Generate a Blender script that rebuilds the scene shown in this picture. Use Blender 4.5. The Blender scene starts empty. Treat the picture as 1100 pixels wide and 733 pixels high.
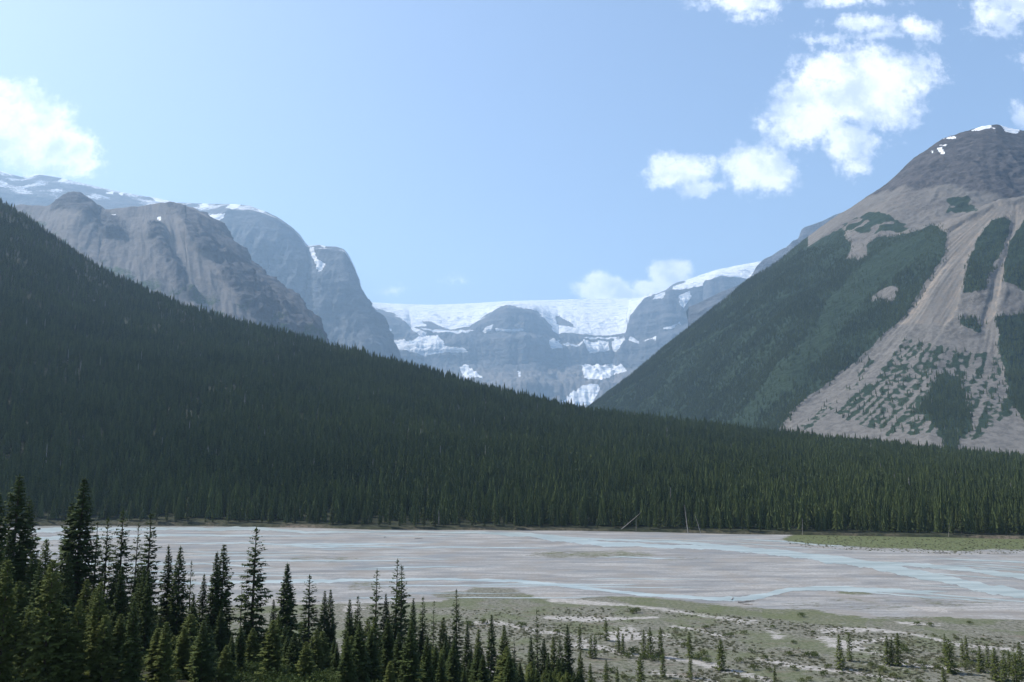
import bpy, math, random
import numpy as np
from mathutils import Vector

rs = np.random.RandomState(7)
random.seed(7)
C = bpy.context.scene.collection
F = 863.0
CX, CY = 550.0, 366.5
HZ = 480.0
PITCH = math.atan((HZ - CY) / F)
CA, SA = math.cos(PITCH), math.sin(PITCH)
H0 = 50.0

# ------------------------------------------------------------------ camera maths
def at(px, py, Y):
    px = np.asarray(px, float); py = np.asarray(py, float)
    u = (px - CX) / F; t = (CY - py) / F
    y = CA - t * SA; z = SA + t * CA
    return u / y * Y, np.zeros_like(u) + Y, H0 + z / y * Y

def pix(X, Y, Z):
    z = Z - H0
    d = Y * CA + z * SA
    up = -Y * SA + z * CA
    return CX + F * X / d, CY - F * up / d

def interp(px, pts, k=1):
    p = np.array(pts, float)
    return np.interp(px, p[:, 0], p[:, k])

# ------------------------------------------------------------------ noise
_perm = rs.permutation(256).astype(np.int64)
_perm = np.concatenate([_perm, _perm, _perm])
_g = rs.normal(size=(256, 3)); _g /= np.linalg.norm(_g, axis=1)[:, None]

def noise(x, y, z):
    x, y, z = np.broadcast_arrays(np.asarray(x, float), np.asarray(y, float), np.asarray(z, float))
    xi, yi, zi = np.floor(x).astype(np.int64), np.floor(y).astype(np.int64), np.floor(z).astype(np.int64)
    xf, yf, zf = x - xi, y - yi, z - zi
    u, v, w = [f * f * f * (f * (f * 6 - 15) + 10) for f in (xf, yf, zf)]
    out = 0
    for dx in (0, 1):
        for dy in (0, 1):
            for dz in (0, 1):
                h = _perm[_perm[_perm[(xi + dx) & 255] + ((yi + dy) & 255)] + ((zi + dz) & 255)]
                g = _g[h]
                d = g[..., 0] * (xf - dx) + g[..., 1] * (yf - dy) + g[..., 2] * (zf - dz)
                out = out + d * (u if dx else 1 - u) * (v if dy else 1 - v) * (w if dz else 1 - w)
    return out * 1.5

def fbm(x, y, z, o=4, g=0.5):
    a, s, t = 1.0, 0.0, 0
    for i in range(o):
        t = t + a * noise(x * 2 ** i + 13 * i, y * 2 ** i, z * 2 ** i); s += a; a *= g
    return t / s

def ridged(x, y, z, o=4, g=0.5):
    a, s, t = 1.0, 0.0, 0
    for i in range(o):
        t = t + a * (1 - 2 * np.abs(noise(x * 2 ** i + 7 * i, y * 2 ** i, z * 2 ** i))); s += a; a *= g
    return t / s

def inpoly(px, py, poly):
    r = np.zeros(px.shape, bool)
    n = len(poly)
    for i in range(n):
        x1, y1 = poly[i]; x2, y2 = poly[(i + 1) % n]
        if y1 == y2: continue
        c = ((y1 > py) != (y2 > py)) & (px < (x2 - x1) * (py - y1) / (y2 - y1) + x1)
        r ^= c
    return r

def polys(px, py, L):
    r = np.zeros(px.shape, bool)
    for p in L: r |= inpoly(px, py, p)
    return r.astype(float)

# ------------------------------------------------------------------ meshes
def mesh(name, V, Fc, mats=None, smooth=True, attrs=None, parent=None, link=True):
    V = np.asarray(V, np.float32); Fc = np.asarray(Fc, np.int32)
    me = bpy.data.meshes.new(name)
    k = Fc.shape[1]; n = len(Fc)
    me.vertices.add(len(V)); me.vertices.foreach_set('co', V.ravel())
    me.loops.add(n * k); me.loops.foreach_set('vertex_index', Fc.ravel())
    me.polygons.add(n)
    me.polygons.foreach_set('loop_start', np.arange(0, n * k, k, dtype=np.int32))
    me.polygons.foreach_set('loop_total', np.full(n, k, np.int32))
    me.polygons.foreach_set('use_smooth', np.full(n, smooth, bool))
    me.update(calc_edges=True)
    for a, d in (attrs or {}).items():
        at_ = me.attributes.new(a, 'FLOAT', 'POINT'); at_.data.foreach_set('value', np.asarray(d, np.float32).ravel())
    if mats: me.materials.append(mats)
    o = bpy.data.objects.new(name, me)
    if link: C.objects.link(o)
    if parent: o.parent = parent
    return o

def grid_faces(nr, nc):
    i = np.arange(nr * nc).reshape(nr, nc)
    return np.stack([i[:-1, :-1], i[:-1, 1:], i[1:, 1:], i[1:, :-1]], -1).reshape(-1, 4)

def tag(o, label=None, cat=None, group=None, kind=None):
    if label: o['label'] = label
    if cat: o['category'] = cat
    if group: o['group'] = group
    if kind: o['kind'] = kind
    return o

# ------------------------------------------------------------------ node helpers
class NT:
    def __init__(s, tree): s.t = tree
    def n(s, typ, **kw):
        nd = s.t.nodes.new(typ)
        for k, v in kw.items():
            if k.startswith('_'): setattr(nd, k[1:], v)
        return nd
    def l(s, a, b): s.t.links.new(a, b)
    def val(s, sock, v):
        if isinstance(v, bpy.types.NodeSocket): s.l(v, sock)
        else: sock.default_value = v
    def math(s, op, a, b=0.0, clamp=False):
        nd = s.t.nodes.new('ShaderNodeMath'); nd.operation = op; nd.use_clamp = clamp
        s.val(nd.inputs[0], a); s.val(nd.inputs[1], b); return nd.outputs[0]
    def vm(s, op, a, b=(0, 0, 0)):
        nd = s.t.nodes.new('ShaderNodeVectorMath'); nd.operation = op
        s.val(nd.inputs[0], a); s.val(nd.inputs[1], b)
        return nd.outputs['Value'] if op in ('LENGTH', 'DOT_PRODUCT') else nd.outputs[0]
    def noise(s, vec, scale, detail=4, rough=0.55, dist=0.0):
        nd = s.t.nodes.new('ShaderNodeTexNoise'); s.l(vec, nd.inputs['Vector'])
        nd.inputs['Scale'].default_value = scale; nd.inputs['Detail'].default_value = detail
        nd.inputs['Roughness'].default_value = rough; nd.inputs['Distortion'].default_value = dist
        return nd.outputs[0]
    def ramp(s, f, a, b, lo=0.0, hi=1.0):
        nd = s.t.nodes.new('ShaderNodeMapRange'); nd.interpolation_type = 'SMOOTHSTEP'
        s.val(nd.inputs[0], f)
        for i, v in enumerate((a, b, lo, hi)): s.val(nd.inputs[1 + i], v)
        return nd.outputs[0]
    def mix(s, f, a, b, typ='MIX'):
        nd = s.t.nodes.new('ShaderNodeMix'); nd.data_type = 'RGBA'; nd.blend_type = typ
        s.val(nd.inputs[0], f)
        for k, v in ((6, a), (7, b)):
            if isinstance(v, bpy.types.NodeSocket): s.l(v, nd.inputs[k])
            else: nd.inputs[k].default_value = (*v, 1)
        return nd.outputs[2]
    def attr(s, name):
        nd = s.t.nodes.new('ShaderNodeAttribute'); nd.attribute_name = name; return nd.outputs['Fac']

def newmat(name):
    m = bpy.data.materials.new(name); m.use_nodes = True
    nt = NT(m.node_tree)
    b = m.node_tree.nodes['Principled BSDF']; b.inputs['Roughness'].default_value = 0.95
    b.inputs['Specular IOR Level'].default_value = 0.15
    pos = nt.n('ShaderNodeNewGeometry').outputs['Position']
    return m, nt, b, pos

def bump(nt, b, h, strength, dist):
    nd = nt.n('ShaderNodeBump'); nt.l(h, nd.inputs['Height'])
    nd.inputs['Strength'].default_value = strength; nd.inputs['Distance'].default_value = dist
    nt.l(nd.outputs[0], b.inputs['Normal'])

# ------------------------------------------------------------------ materials
def mat_ground():
    m, nt, b, pos = newmat('river_flat')
    st = nt.vm('MULTIPLY', pos, (0.028, 0.16, 1.0))
    n1 = nt.noise(st, 1.0, 7, 0.62, 0.6)
    st2 = nt.vm('MULTIPLY', pos, (0.09, 0.55, 1.0))
    n2 = nt.noise(st2, 1.0, 6, 0.6, 0.4)
    n3 = nt.noise(pos, 1.6, 5, 0.7)
    n4 = nt.noise(pos, 0.05, 4, 0.6)
    g = nt.mix(nt.ramp(n1, .36, .66), (0.185, 0.190, 0.192), (0.36, 0.355, 0.338))
    g = nt.mix(nt.ramp(n2, .42, .68, 0, .55), g, (0.235, 0.228, 0.21))
    g = nt.mix(nt.ramp(n2, .66, .76, 0, .6), g, (0.47, 0.46, 0.44))
    g = nt.mix(nt.ramp(n1, .40, .28, 0, .6), g, (0.12, 0.125, 0.13))
    peb = nt.noise(pos, .8, 9, .8)
    g = nt.mix(nt.ramp(peb, .35, .65, 0, .5), g, (0.10, 0.10, 0.10), 'MULTIPLY') if False else nt.mix(nt.ramp(peb, .42, .62, .0, .45), g, (0.135, 0.135, 0.132))
    g = nt.mix(nt.ramp(n4, .48, .62, 0, .5), g, (0.22, 0.20, 0.175))
    g = nt.mix(nt.ramp(nt.noise(nt.vm('MULTIPLY', pos, (.012, .06, 1)), 1., 6, .65, 1.), .52, .66, 0, .75), g, (0.17, 0.185, 0.195))
    pale = nt.mix(nt.ramp(peb, .35, .65), (0.22, 0.205, 0.185), (0.40, 0.385, 0.36))
    pf = nt.ramp(nt.math('ADD', nt.attr('pale'), nt.math('MULTIPLY', nt.math('SUBTRACT', nt.noise(nt.vm('MULTIPLY', pos, (.35, .9, 1)), .8, 7, .7), .5), 2.4)), .42, .66)
    veg = nt.mix(nt.ramp(nt.noise(pos, .9, 8, .75), .36, .62), (0.062, 0.064, 0.045), (0.20, 0.195, 0.16))
    veg = nt.mix(nt.ramp(n4, .45, .6, 0, .55), veg, (0.085, 0.105, 0.042))
    veg = nt.mix(nt.ramp(nt.noise(st2, .7, 4), .58, .7, 0, .5), veg, (0.16, 0.125, 0.10))
    lush = nt.mix(nt.ramp(nt.noise(pos, .8, 6, .7), .35, .65), (0.060, 0.080, 0.030), (0.135, 0.145, 0.072))
    vf = nt.ramp(nt.math('ADD', nt.attr('veg'), nt.math('MULTIPLY', nt.math('SUBTRACT', nt.noise(nt.vm('MULTIPLY', pos, (.4, 1, 1)), .5, 7, .7), .5), 2.2)), .38, .62)
    veg = nt.mix(nt.attr('lush'), veg, lush)
    col = nt.mix(vf, g, veg)
    col = nt.mix(pf, col, pale)
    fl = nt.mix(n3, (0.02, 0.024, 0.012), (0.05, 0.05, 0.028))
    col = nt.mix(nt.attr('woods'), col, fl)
    nt.l(col, b.inputs['Base Color'])
    bump(nt, b, nt.math('ADD', n3, nt.math('MULTIPLY', n2, 1.5)), 0.55, 0.35)
    return m

def mat_water():
    m, nt, b, pos = newmat('silty_water')
    n = nt.noise(nt.vm('MULTIPLY', pos, (0.03, 0.2, 1)), 1.0, 5)
    nt.l(nt.mix(nt.ramp(n, .35, .65), (0.24, 0.285, 0.28), (0.36, 0.41, 0.40)), b.inputs['Base Color'])
    b.inputs['Roughness'].default_value = 0.4
    b.inputs['Specular IOR Level'].default_value = 0.5
    bump(nt, b, nt.noise(pos, 1.2, 4), 0.3, 0.12)
    return m

def mat_floor():
    m, nt, b, pos = newmat('forest_floor')
    n3 = nt.noise(pos, .25, 5, .65)
    c = nt.mix(nt.ramp(n3, .35, .7), (0.018, 0.024, 0.013), (0.05, 0.052, 0.028))
    bk = nt.mix(nt.ramp(nt.noise(pos, .5, 5, .7), .35, .65), (0.06, 0.055, 0.035), (0.21, 0.165, 0.13))
    c = nt.mix(nt.attr('bank'), c, bk)
    nt.l(c, b.inputs['Base Color'])
    bump(nt, b, n3, .6, 1.5)
    return m

def mat_rock(name, dark, light, scree, tan, snow=(0.92, 0.92, 0.92), green=(0.035, 0.058, 0.022), strata=0.03, S=1.0, bs=1.0, streak=0.5):
    m, nt, b, pos = newmat(name)
    w = nt.noise(pos, .0022 * S, 4)
    zz = nt.vm('MULTIPLY', pos, (0.08, 0.08, 1.0))
    zz = nt.vm('ADD', zz, nt.vm('MULTIPLY', nt.vm('SUBTRACT', nt.math('MULTIPLY', w, 1.0), (.5, .5, .5)), (60, 60, 60)))
    sn = nt.noise(zz, strata * S, 5, .7)
    f1 = nt.noise(pos, .012 * S, 7, .66)
    f2 = nt.noise(pos, .06 * S, 8, .75)
    gl = nt.vm('MULTIPLY', pos, (1.0, 1.0, 0.12))
    f3 = nt.noise(gl, .03 * S, 5, .65)
    rock = nt.mix(nt.ramp(nt.math('ADD', nt.math('MULTIPLY', sn, .35), nt.math('MULTIPLY', f1, .65)), .38, .62), dark, light)
    rock = nt.mix(nt.ramp(f3, .5, .72, 0, .35), rock, scree)
    sc = nt.mix(nt.ramp(nt.math('ADD', nt.math('MULTIPLY', f3, .6), nt.math('MULTIPLY', f2, .4)), .4, .62), scree, tuple(c * .6 for c in scree))
    sc = nt.mix(nt.math('MULTIPLY', nt.attr('tan'), nt.ramp(f3, .35, .6)), sc, tan)
    c = nt.mix(nt.ramp(nt.math('ADD', nt.attr('scree'), nt.math('MULTIPLY', nt.math('SUBTRACT', f2, .5), .9)), .35, .65), rock, sc)
    gr = nt.mix(nt.ramp(f2, .35, .65), tuple(x * .6 for x in green), tuple(x * 1.35 for x in green))
    c = nt.mix(nt.ramp(nt.math('ADD', nt.attr('veg'), nt.math('MULTIPLY', nt.math('SUBTRACT', f2, .5), .9)), .38, .6), c, gr)
    sf = nt.ramp(nt.math('ADD', nt.attr('snow'), nt.math('MULTIPLY', nt.math('SUBTRACT', f2, .5), .9)), .42, .58)
    ice = nt.mix(nt.ramp(nt.noise(nt.vm('MULTIPLY', pos, (.35, .35, 1.6)), .03 * S, 6, .62), .49, .66), snow, (0.45, 0.54, 0.64))
    c = nt.mix(sf, c, ice)
    nt.l(c, b.inputs['Base Color'])
    h = nt.math('ADD', nt.math('MULTIPLY', f1, 2.0), nt.math('ADD', nt.math('MULTIPLY', f2, .6), nt.math('MULTIPLY', sn, .8)))
    h = nt.math('MULTIPLY', h, nt.math('SUBTRACT', 1.0, nt.math('MULTIPLY', nt.attr('scree'), .75)))
    bump(nt, b, h, .9, 14.0 * bs / S)
    return m

def mat_foliage(name, c1, c2, trans=0.25, coherent=0.012, k=1.0):
    m, nt, b, pos = newmat(name)
    oi = nt.n('ShaderNodeObjectInfo')
    r = oi.outputs['Random']
    big = nt.noise(oi.outputs['Location'], coherent, 4, .6)
    f = nt.math('ADD', nt.math('MULTIPLY', r, .6), nt.math('MULTIPLY', nt.math('SUBTRACT', big, .36), 1.6), True)
    c = nt.mix(f, c1, c2)
    fine = nt.noise(pos, 1.1, 3)
    c = nt.mix(nt.ramp(fine, .35, .7, 0, .5), c, tuple(x * 1.5 for x in c2))
    nt.l(c, b.inputs['Base Color'])
    b.inputs['Roughness'].default_value = .8
    b.inputs['Specular IOR Level'].default_value = .12
    if trans:
        tr = nt.n('ShaderNodeBsdfTranslucent'); nt.l(c, tr.inputs['Color'])
        mx = nt.n('ShaderNodeMixShader'); mx.inputs[0].default_value = trans
        nt.l(b.outputs[0], mx.inputs[1]); nt.l(tr.outputs[0], mx.inputs[2])
        nt.l(mx.outputs[0], m.node_tree.nodes['Material Output'].inputs[0])
    return m

def mat_plain(name, c1, c2, sc=3.0):
    m, nt, b, pos = newmat(name)
    n = nt.noise(pos, sc, 4)
    nt.l(nt.mix(nt.ramp(n, .35, .65), c1, c2), b.inputs['Base Color'])
    bump(nt, b, n, .4, .05)
    return m

M_ground, M_water, M_floor = mat_ground(), mat_water(), mat_floor()
M_bark = mat_plain('bark', (0.06, 0.045, 0.035), (0.13, 0.10, 0.08))
M_dead = mat_plain('weathered_wood', (0.20, 0.18, 0.16), (0.36, 0.33, 0.30))
M_spruce = mat_foliage('spruce_needles', (0.030, 0.048, 0.017), (0.062, 0.086, 0.026))
M_pine = mat_foliage('young_conifer_needles', (0.068, 0.092, 0.024), (0.108, 0.130, 0.036), .3)
M_far = mat_foliage('distant_needles', (0.010, 0.022, 0.009), (0.088, 0.112, 0.036), 0.2, .007)
M_shrub = mat_foliage('willow_leaves', (0.055, 0.085, 0.024), (0.11, 0.125, 0.045), .3, .05)

# ------------------------------------------------------------------ terrain: valley ground
def foot(X):
    X = np.asarray(X, float)
    return np.where(X < 15, np.minimum(165 + 0.4 * (15 - X), 250), 165 - 1.2 * (X - 15))

def gz(X, Y):
    d = foot(X) - Y
    s = 14.0
    z = 0.28 * s * np.log1p(np.exp(np.clip(d / s, -30, 30))) if True else 0
    z = np.where(d / s > 30, 0.28 * d, z)
    z = np.where(z > 25, 25 + 5 * (1 - np.exp(-(z - 25) / 5)), z)
    und = fbm(X * .012, Y * .012, 0.0, 3)
    return z + und * np.clip(z, 0, 6) * .25 + 0.25 * fbm(X * .04, Y * .04, 3.0, 3) - 0.06

def build_ground():
    s = np.concatenate([np.linspace(-1.6, -.45, 50)[:-1], np.linspace(-.45, .45, 1150), np.linspace(.45, 1.6, 50)[1:]])
    pys = np.arange(566, 760, .62)[::-1]
    Yn = H0 * F / (pys - HZ)
    Y = np.concatenate([np.linspace(-260, Yn[0] - 3, 70), Yn, np.geomspace(Yn[-1] * 1.02, 21300, 40)])
    SS, YY = np.meshgrid(s, Y)
    X = np.clip(SS * (YY + 300), -12000 - 50 * np.abs(SS), 12000 + 50 * np.abs(SS))
    Z = gz(X, YY)
    far = YY > 560
    Z = np.where(far, -2 - (YY - 560) * .002, Z)
    px, py = pix(X, np.maximum(YY, 20), np.minimum(Z, 3) * 0 )
    px, py = np.where(YY > 60, px, -9999), np.where(YY > 60, py, 9999)
    wx = px + 18 * fbm(X * .02, YY * .02, 1., 5); wy = py + 6.0 * fbm(X * .012, YY * .03, 5., 5, .6)
    veg = polys(wx, wy, [
        [(838, 581), (850, 575), (870, 566), (1400, 560), (1400, 598), (1100, 590), (1060, 590), (1031, 593), (990, 590), (930, 588), (870, 585)],
        [(-400, 652), (300, 650), (470, 645), (520, 640), (605, 644), (652, 640), (692, 641), (731, 644), (778, 651), (820, 653), (873, 656), (931, 664), (962, 662), (991, 661), (1100, 664), (1500, 670), (1500, 9000), (-600, 9000)],
    ])
    lush = polys(wx, wy, [[(838, 581), (850, 575), (870, 566), (1400, 560), (1400, 598), (1031, 593), (930, 588)],
                          [(820, 652), (900, 656), (935, 664), (925, 674), (860, 670), (815, 664)], [(655, 640), (700, 641), (780, 652), (770, 659), (680, 650)], [(888, 636), (950, 636), (952, 640), (888, 640)]])
    br = np.zeros_like(veg)
    nn = fbm(X * .12, YY * .25, 9., 3)
    for (a, b_, c, d, k) in [(555, 589, 715, 601, .55), (285, 596, 400, 606, .45), (495, 632, 565, 638, .9), (455, 636, 590, 645, .75), (888, 636, 952, 639.5, .95), (365, 624, 420, 636, .5), (820, 640, 1100, 658, .36), (20, 590, 300, 600, .3), (700, 596, 770, 604, .4)]:
        e = 1 - (np.abs((wx - (a + c) / 2) / ((c - a) / 2)) ** 3 + np.abs((wy - (b_ + d) / 2) / ((d - b_) / 2)) ** 2)
        br = np.maximum(br, np.clip(e * 2, 0, 1) * np.clip(k + nn * .8, 0, 1))
    veg = np.maximum(veg * np.where(py < 610, 1.25, .84), br)
    pale = np.zeros_like(veg)
    def track(pts, th, v=1.0):
        p = np.array(pts, float)
        c = np.interp(wx, p[:, 0], p[:, 1])
        w = th * (.55 + .9 * np.abs(fbm(X * .03, YY * .02, 2., 3)) * 2)
        e = np.clip(1.6 - np.abs(wy - c) / (w * .5), 0, 1) * (wx > p[0, 0]) * (wx < p[-1, 0])
        return e * v
    for pts, th, v in [
        ([(873, 677), (905, 676), (941, 675.6), (978, 679.6), (1030, 693), (1083, 698), (1110, 705), (1400, 720)], 4.2, .85),
        ([(590, 645), (605, 645), (673, 651), (723, 657), (771, 664), (810, 669)], 4.5, .8),
        ([(721, 674), (744, 677), (779, 685)], 4.5, 1.), ([(610, 692), (639, 693), (678, 701), (723, 706), (765, 714), (823, 730), (900, 755)], 7, .85),
        ([(810, 706), (860, 716), (920, 722), (962, 730), (1010, 745)], 6.5, .85), ([(883, 694), (930, 689), (960, 684)], 4, 1.),
        ([(586, 664), (640, 667), (678, 666), (712, 664)], 3.4, 1.), ([(560, 676), (600, 680), (640, 690)], 4.5, .8),
        ([(505, 668), (535, 668), (575, 676)], 5, .9), ([(930, 712), (1000, 716), (1070, 722)], 3.5, .8), ([(960, 668), (1010, 669)], 2.5, .7), ([(700, 722), (780, 735), (850, 750)], 7, .7)]:
        pale = np.maximum(pale, track(pts, th, v))
    blot = fbm(X * .05, YY * .03, 21., 4)
    pale = np.maximum(pale, (wy > 650) * np.clip((blot - .16) * 5, 0, 1) * .9)
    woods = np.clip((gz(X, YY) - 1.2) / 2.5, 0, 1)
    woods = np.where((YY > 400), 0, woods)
    veg = np.where(far, 1, veg)
    woods = np.where(far, 1, woods)
    def blur(a, k):
        for _ in range(k):
            a = (a + np.roll(a, 1, 1) + np.roll(a, -1, 1) + np.roll(a, 2, 1) + np.roll(a, -2, 1)) / 5
            a = (2 * a + np.roll(a, 1, 0) + np.roll(a, -1, 0)) / 4
        return a
    veg, pale = blur(veg, 7), blur(pale, 4)
    o = mesh('ground', np.stack([X, YY, Z], -1).reshape(-1, 3), grid_faces(*X.shape), M_ground,
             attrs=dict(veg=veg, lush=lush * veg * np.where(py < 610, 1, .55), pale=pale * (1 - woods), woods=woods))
    tag(o, 'grey gravel river flat with olive meadow and pale silt patches', 'ground', kind='structure')
build_ground()

def build_river():
    V, Fc = [], []
    def chan(pts, seed):
        p = np.array(pts, float)
        px = np.arange(p[0, 0], p[-1, 0], 1.2)
        c = np.interp(px, p[:, 0], p[:, 1]); w = np.interp(px, p[:, 0], p[:, 2])
        c = c + .55 * fbm(px * .02, seed, 0., 4) * np.clip(w, 1, 4)
        taper = np.clip((px - px[0]) / 25, 0.05, 1) * np.clip((px[-1] - px) / 25, 0.05, 1)
        w1 = w * .5 * taper * (1 + 1.3 * fbm(px * .05, seed + 5., 1., 5, .6)); w2 = w * .5 * taper * (1 + 1.3 * fbm(px * .035, seed + 9., 1., 4))
        base = sum(len(v) for v in V)
        nr = 5
        rows = []
        for k in range(nr):
            f = k / (nr - 1)
            py = (c + w1) * (1 - f) + (c - w2) * f
            Y = H0 * F / (py - HZ)
            X, _, _ = at(px, py, Y)
            rows.append(np.stack([X, Y, gz(X, Y) * (k in (0, 4)) + np.maximum(gz(X, Y), -9) * (k not in (0, 4)) + .05], -1))
        V.append(np.concatenate(rows)); Fc.append(grid_faces(nr, len(px)) + base)
    chan([(20, 568, 6), (80, 566, 4.5), (150, 566, 3), (200, 565.5, 3), (280, 565.5, 3.6), (330, 569, 2), (450, 568.5, 1.6), (520, 569.5, 2.4), (560, 572, 4), (600, 575.5, 6), (650, 581, 5), (700, 583, 3.5), (760, 584.5, 4), (820, 588.5, 6), (860, 592.5, 6), (900, 598, 7), (940, 603, 8), (980, 611, 8.5), (1020, 618, 8), (1060, 627, 9), (1100, 632, 10), (1300, 645, 13)], 1.)
    chan([(545, 571, 2.5), (650, 576.5, 1.6), (740, 580, 2.4), (820, 587, 4)], 2.)
    chan([(840, 590, 2.5), (900, 594, 2), (960, 603, 3)], 12.)
    chan([(915, 600, 3), (980, 602, 4), (1040, 607, 4.2), (1100, 615, 5), (1300, 626, 6)], 3.)
    chan([(120, 618, 2), (210, 621, 3), (280, 620, 3), (340, 619, 3.8), (400, 618, 2.4), (470, 617, 2), (560, 619, 3), (600, 623, 2.8), (650, 628, 2.8), (700, 633, 3.3), (760, 636.5, 3.5), (800, 636.5, 4.5), (820, 633.5, 5.5), (848, 627.5, 3.2), (900, 626, 5), (930, 627, 4.6), (970, 629, 3.5), (1020, 629.5, 2)], 4.)
    chan([(20, 575, 5), (75, 576, 3.6), (130, 573, 2), (200, 572, 2), (265, 572.5, 1.4), (300, 573, 1)], 5.)
    chan([(180, 581, 1.4), (260, 580, 1.2), (340, 583, 1.6), (420, 581, 1)], 6.)
    chan([(60, 600, 1.6), (140, 603, 2), (220, 601, 1.2), (300, 606, 1.6)], 7.)
    chan([(1000, 596, 1.2), (1060, 598, 1.6), (1120, 601, 2)], 8.)
    rt = np.random.RandomState(8)
    for k in range(44):
        x0 = rt.uniform(-30, 1050); y0 = rt.uniform(572, 640) if x0 < 800 else rt.uniform(592, 650); L = rt.uniform(60, 260); sl = rt.uniform(-.01, .015) + (.055 if x0 > 700 else 0)
        y1 = y0 + sl * L
        if y1 > 652: continue
        wd = rt.uniform(.6, 1.6)
        chan([(x0, y0, wd * .5), (x0 + L * .3, y0 + sl * L * .2 + rt.uniform(-1, 1), wd), (x0 + L * .7, y0 + sl * L * .75 + rt.uniform(-1, 1), wd * .8), (x0 + L, y1, wd * .3)], 20. + k)
    o = mesh('river', np.concatenate(V), np.concatenate(Fc), M_water)
    tag(o, 'milky turquoise braided river channels crossing grey gravel', 'river', kind='structure')
build_river()

# ------------------------------------------------------------------ mountains as lofts
def loft_pts(px, rows, subs, smooth_v=None):
    """rows: list of (X,Y,Z) arrays over px; subs: cells between rows"""
    out = []
    vv = []
    for i in range(len(rows) - 1):
        a, b = np.stack(rows[i], -1), np.stack(rows[i + 1], -1)
        n = subs[i]
        for k in range(n):
            f = k / n
            out.append(a * (1 - f) + b * f); vv.append(i + f)
    out.append(np.stack(rows[-1], -1)); vv.append(len(rows) - 1)
    P = np.stack(out); v = np.array(vv)
    if smooth_v:
        for _ in range(smooth_v):
            Q = P.copy(); Q[1:-1] = (P[:-2] + 2 * P[1:-1] + P[2:]) / 4; P = Q
    return P, v

def normals(P):
    du = np.gradient(P, axis=1); dv = np.gradient(P, axis=0)
    n = np.cross(du, dv); n /= np.linalg.norm(n, axis=-1)[..., None] + 1e-9
    return n

def rowpx(px, pts, Y):
    py = interp(px, pts)
    Yv = interp(px, Y) if isinstance(Y, list) else np.full(px.shape, float(Y))
    X, Yy, Z = at(px, py, Yv)
    return X, Yv, Z

def back(row, dY, dZ):
    X, Y, Z = row
    return X * (Y + dY) / Y, Y + dY, np.minimum(Z - 20, Z * 0 + dZ) if dZ is not None else Z

def scatter(P, dens, rng, quad_ok=None):
    """random points on grid P with density per m2 (plan area)"""
    a = P[:-1, :-1]; b = P[:-1, 1:]; c = P[1:, 1:]; d = P[1:, :-1]
    ar = .5 * np.abs(np.cross((c - a)[..., :2], (d - b)[..., :2]))
    dd = dens[:-1, :-1] * ar
    n = rng.poisson(np.clip(dd, 0, 50))
    idx = np.repeat(np.arange(n.size), n.ravel())
    i, j = np.unravel_index(idx, n.shape)
    u = rng.rand(len(idx), 1); v = rng.rand(len(idx), 1)
    Q = (a[i, j] * (1 - u) + b[i, j] * u) * (1 - v) + (d[i, j] * (1 - u) + c[i, j] * u) * v
    return Q, i, j

# ---- wooded ridge across the river
BANK = [(-700, 563), (0, 562.5), (100, 560.5), (200, 562), (300, 564), (400, 567), (500, 567.5), (600, 568), (700, 569.5), (780, 571.5), (850, 572.5), (1000, 575), (1100, 577), (1800, 583)]
TOPS = [(-400, -60), (-150, 112), (0, 211), (39, 236), (78, 264), (117, 288), (156, 307), (195, 322), (235, 334), (274, 346), (313, 356), (391, 374), (430, 385), (500, 405), (560, 421), (630, 437), (740, 450), (837, 463), (1000, 480), (1100, 491), (1300, 497), (1800, 500)]
YR = [(-400, 2300), (0, 1900), (430, 1550), (700, 1350), (1100, 1150), (1800, 1100)]

def build_ridge():
    px = np.arange(-280, 1400, 3.5)
    Yb = H0 * F / (interp(px, BANK) - HZ) + 3
    Yr = interp(px, YR)
    pyr = interp(px, TOPS) + 12.5 / Yr * F
    Xr, _, Zr = at(px, pyr, Yr)
    s = (px - CX) / F * CA
    rows = []
    vs = np.concatenate([[0, .002, .006], np.linspace(.012, 1, 150), np.linspace(1.02, 1.6, 20)])
    for v in vs:
        if v <= 1:
            Y = Yb + (Yr - Yb) * v
            w = v ** 1.22
            Z = 1.6 + (Zr - 1.6) * w
            if v == 0: Z = Z * 0 - .6
            elif v < .004: Z = Z * 0 + 1.2
            ss = s * (1 - v) + Xr / Yr * v
        else:
            Y = Yr * v; Z = Zr + (v - 1) * -.35 * Zr * 2 ; ss = Xr / Yr
        rows.append(np.stack([ss * Y, Y, Z], -1))
    P = np.stack(rows)
    V = np.broadcast_to(vs[:, None], P.shape[:2])
    amp = np.clip(V * 4, 0, 1) * np.clip(np.abs(1 - V) * 6, .12, 1)
    zs = np.clip(P[..., 2] / 120, .2, 1)
    P[..., 2] += amp * zs * (16 * fbm(P[..., 0] * .0035, P[..., 1] * .0035, 0, 3) - 5 * ridged(P[..., 0] * .008, P[..., 1] * .004, 4., 3))
    P[..., 2] = np.where((V > .01), np.maximum(P[..., 2], .8), P[..., 2])
    bankc = np.clip(1 - (P[..., 1] - Yb[None]) / 5, 0, 1) * (V < .1) * np.clip(.25 + 2.4 * fbm(P[..., 0] * .02, 3., 1., 4), 0, 1)
    o = mesh('hill', P.reshape(-1, 3), grid_faces(*P.shape[:2]), M_floor, attrs=dict(bank=bankc))
    tag(o, 'long forested ridge sloping down beyond the river', 'hill', kind='structure')
    return P, V, Yb, px

HP, HV, HYb, Hpx = build_ridge()

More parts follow.
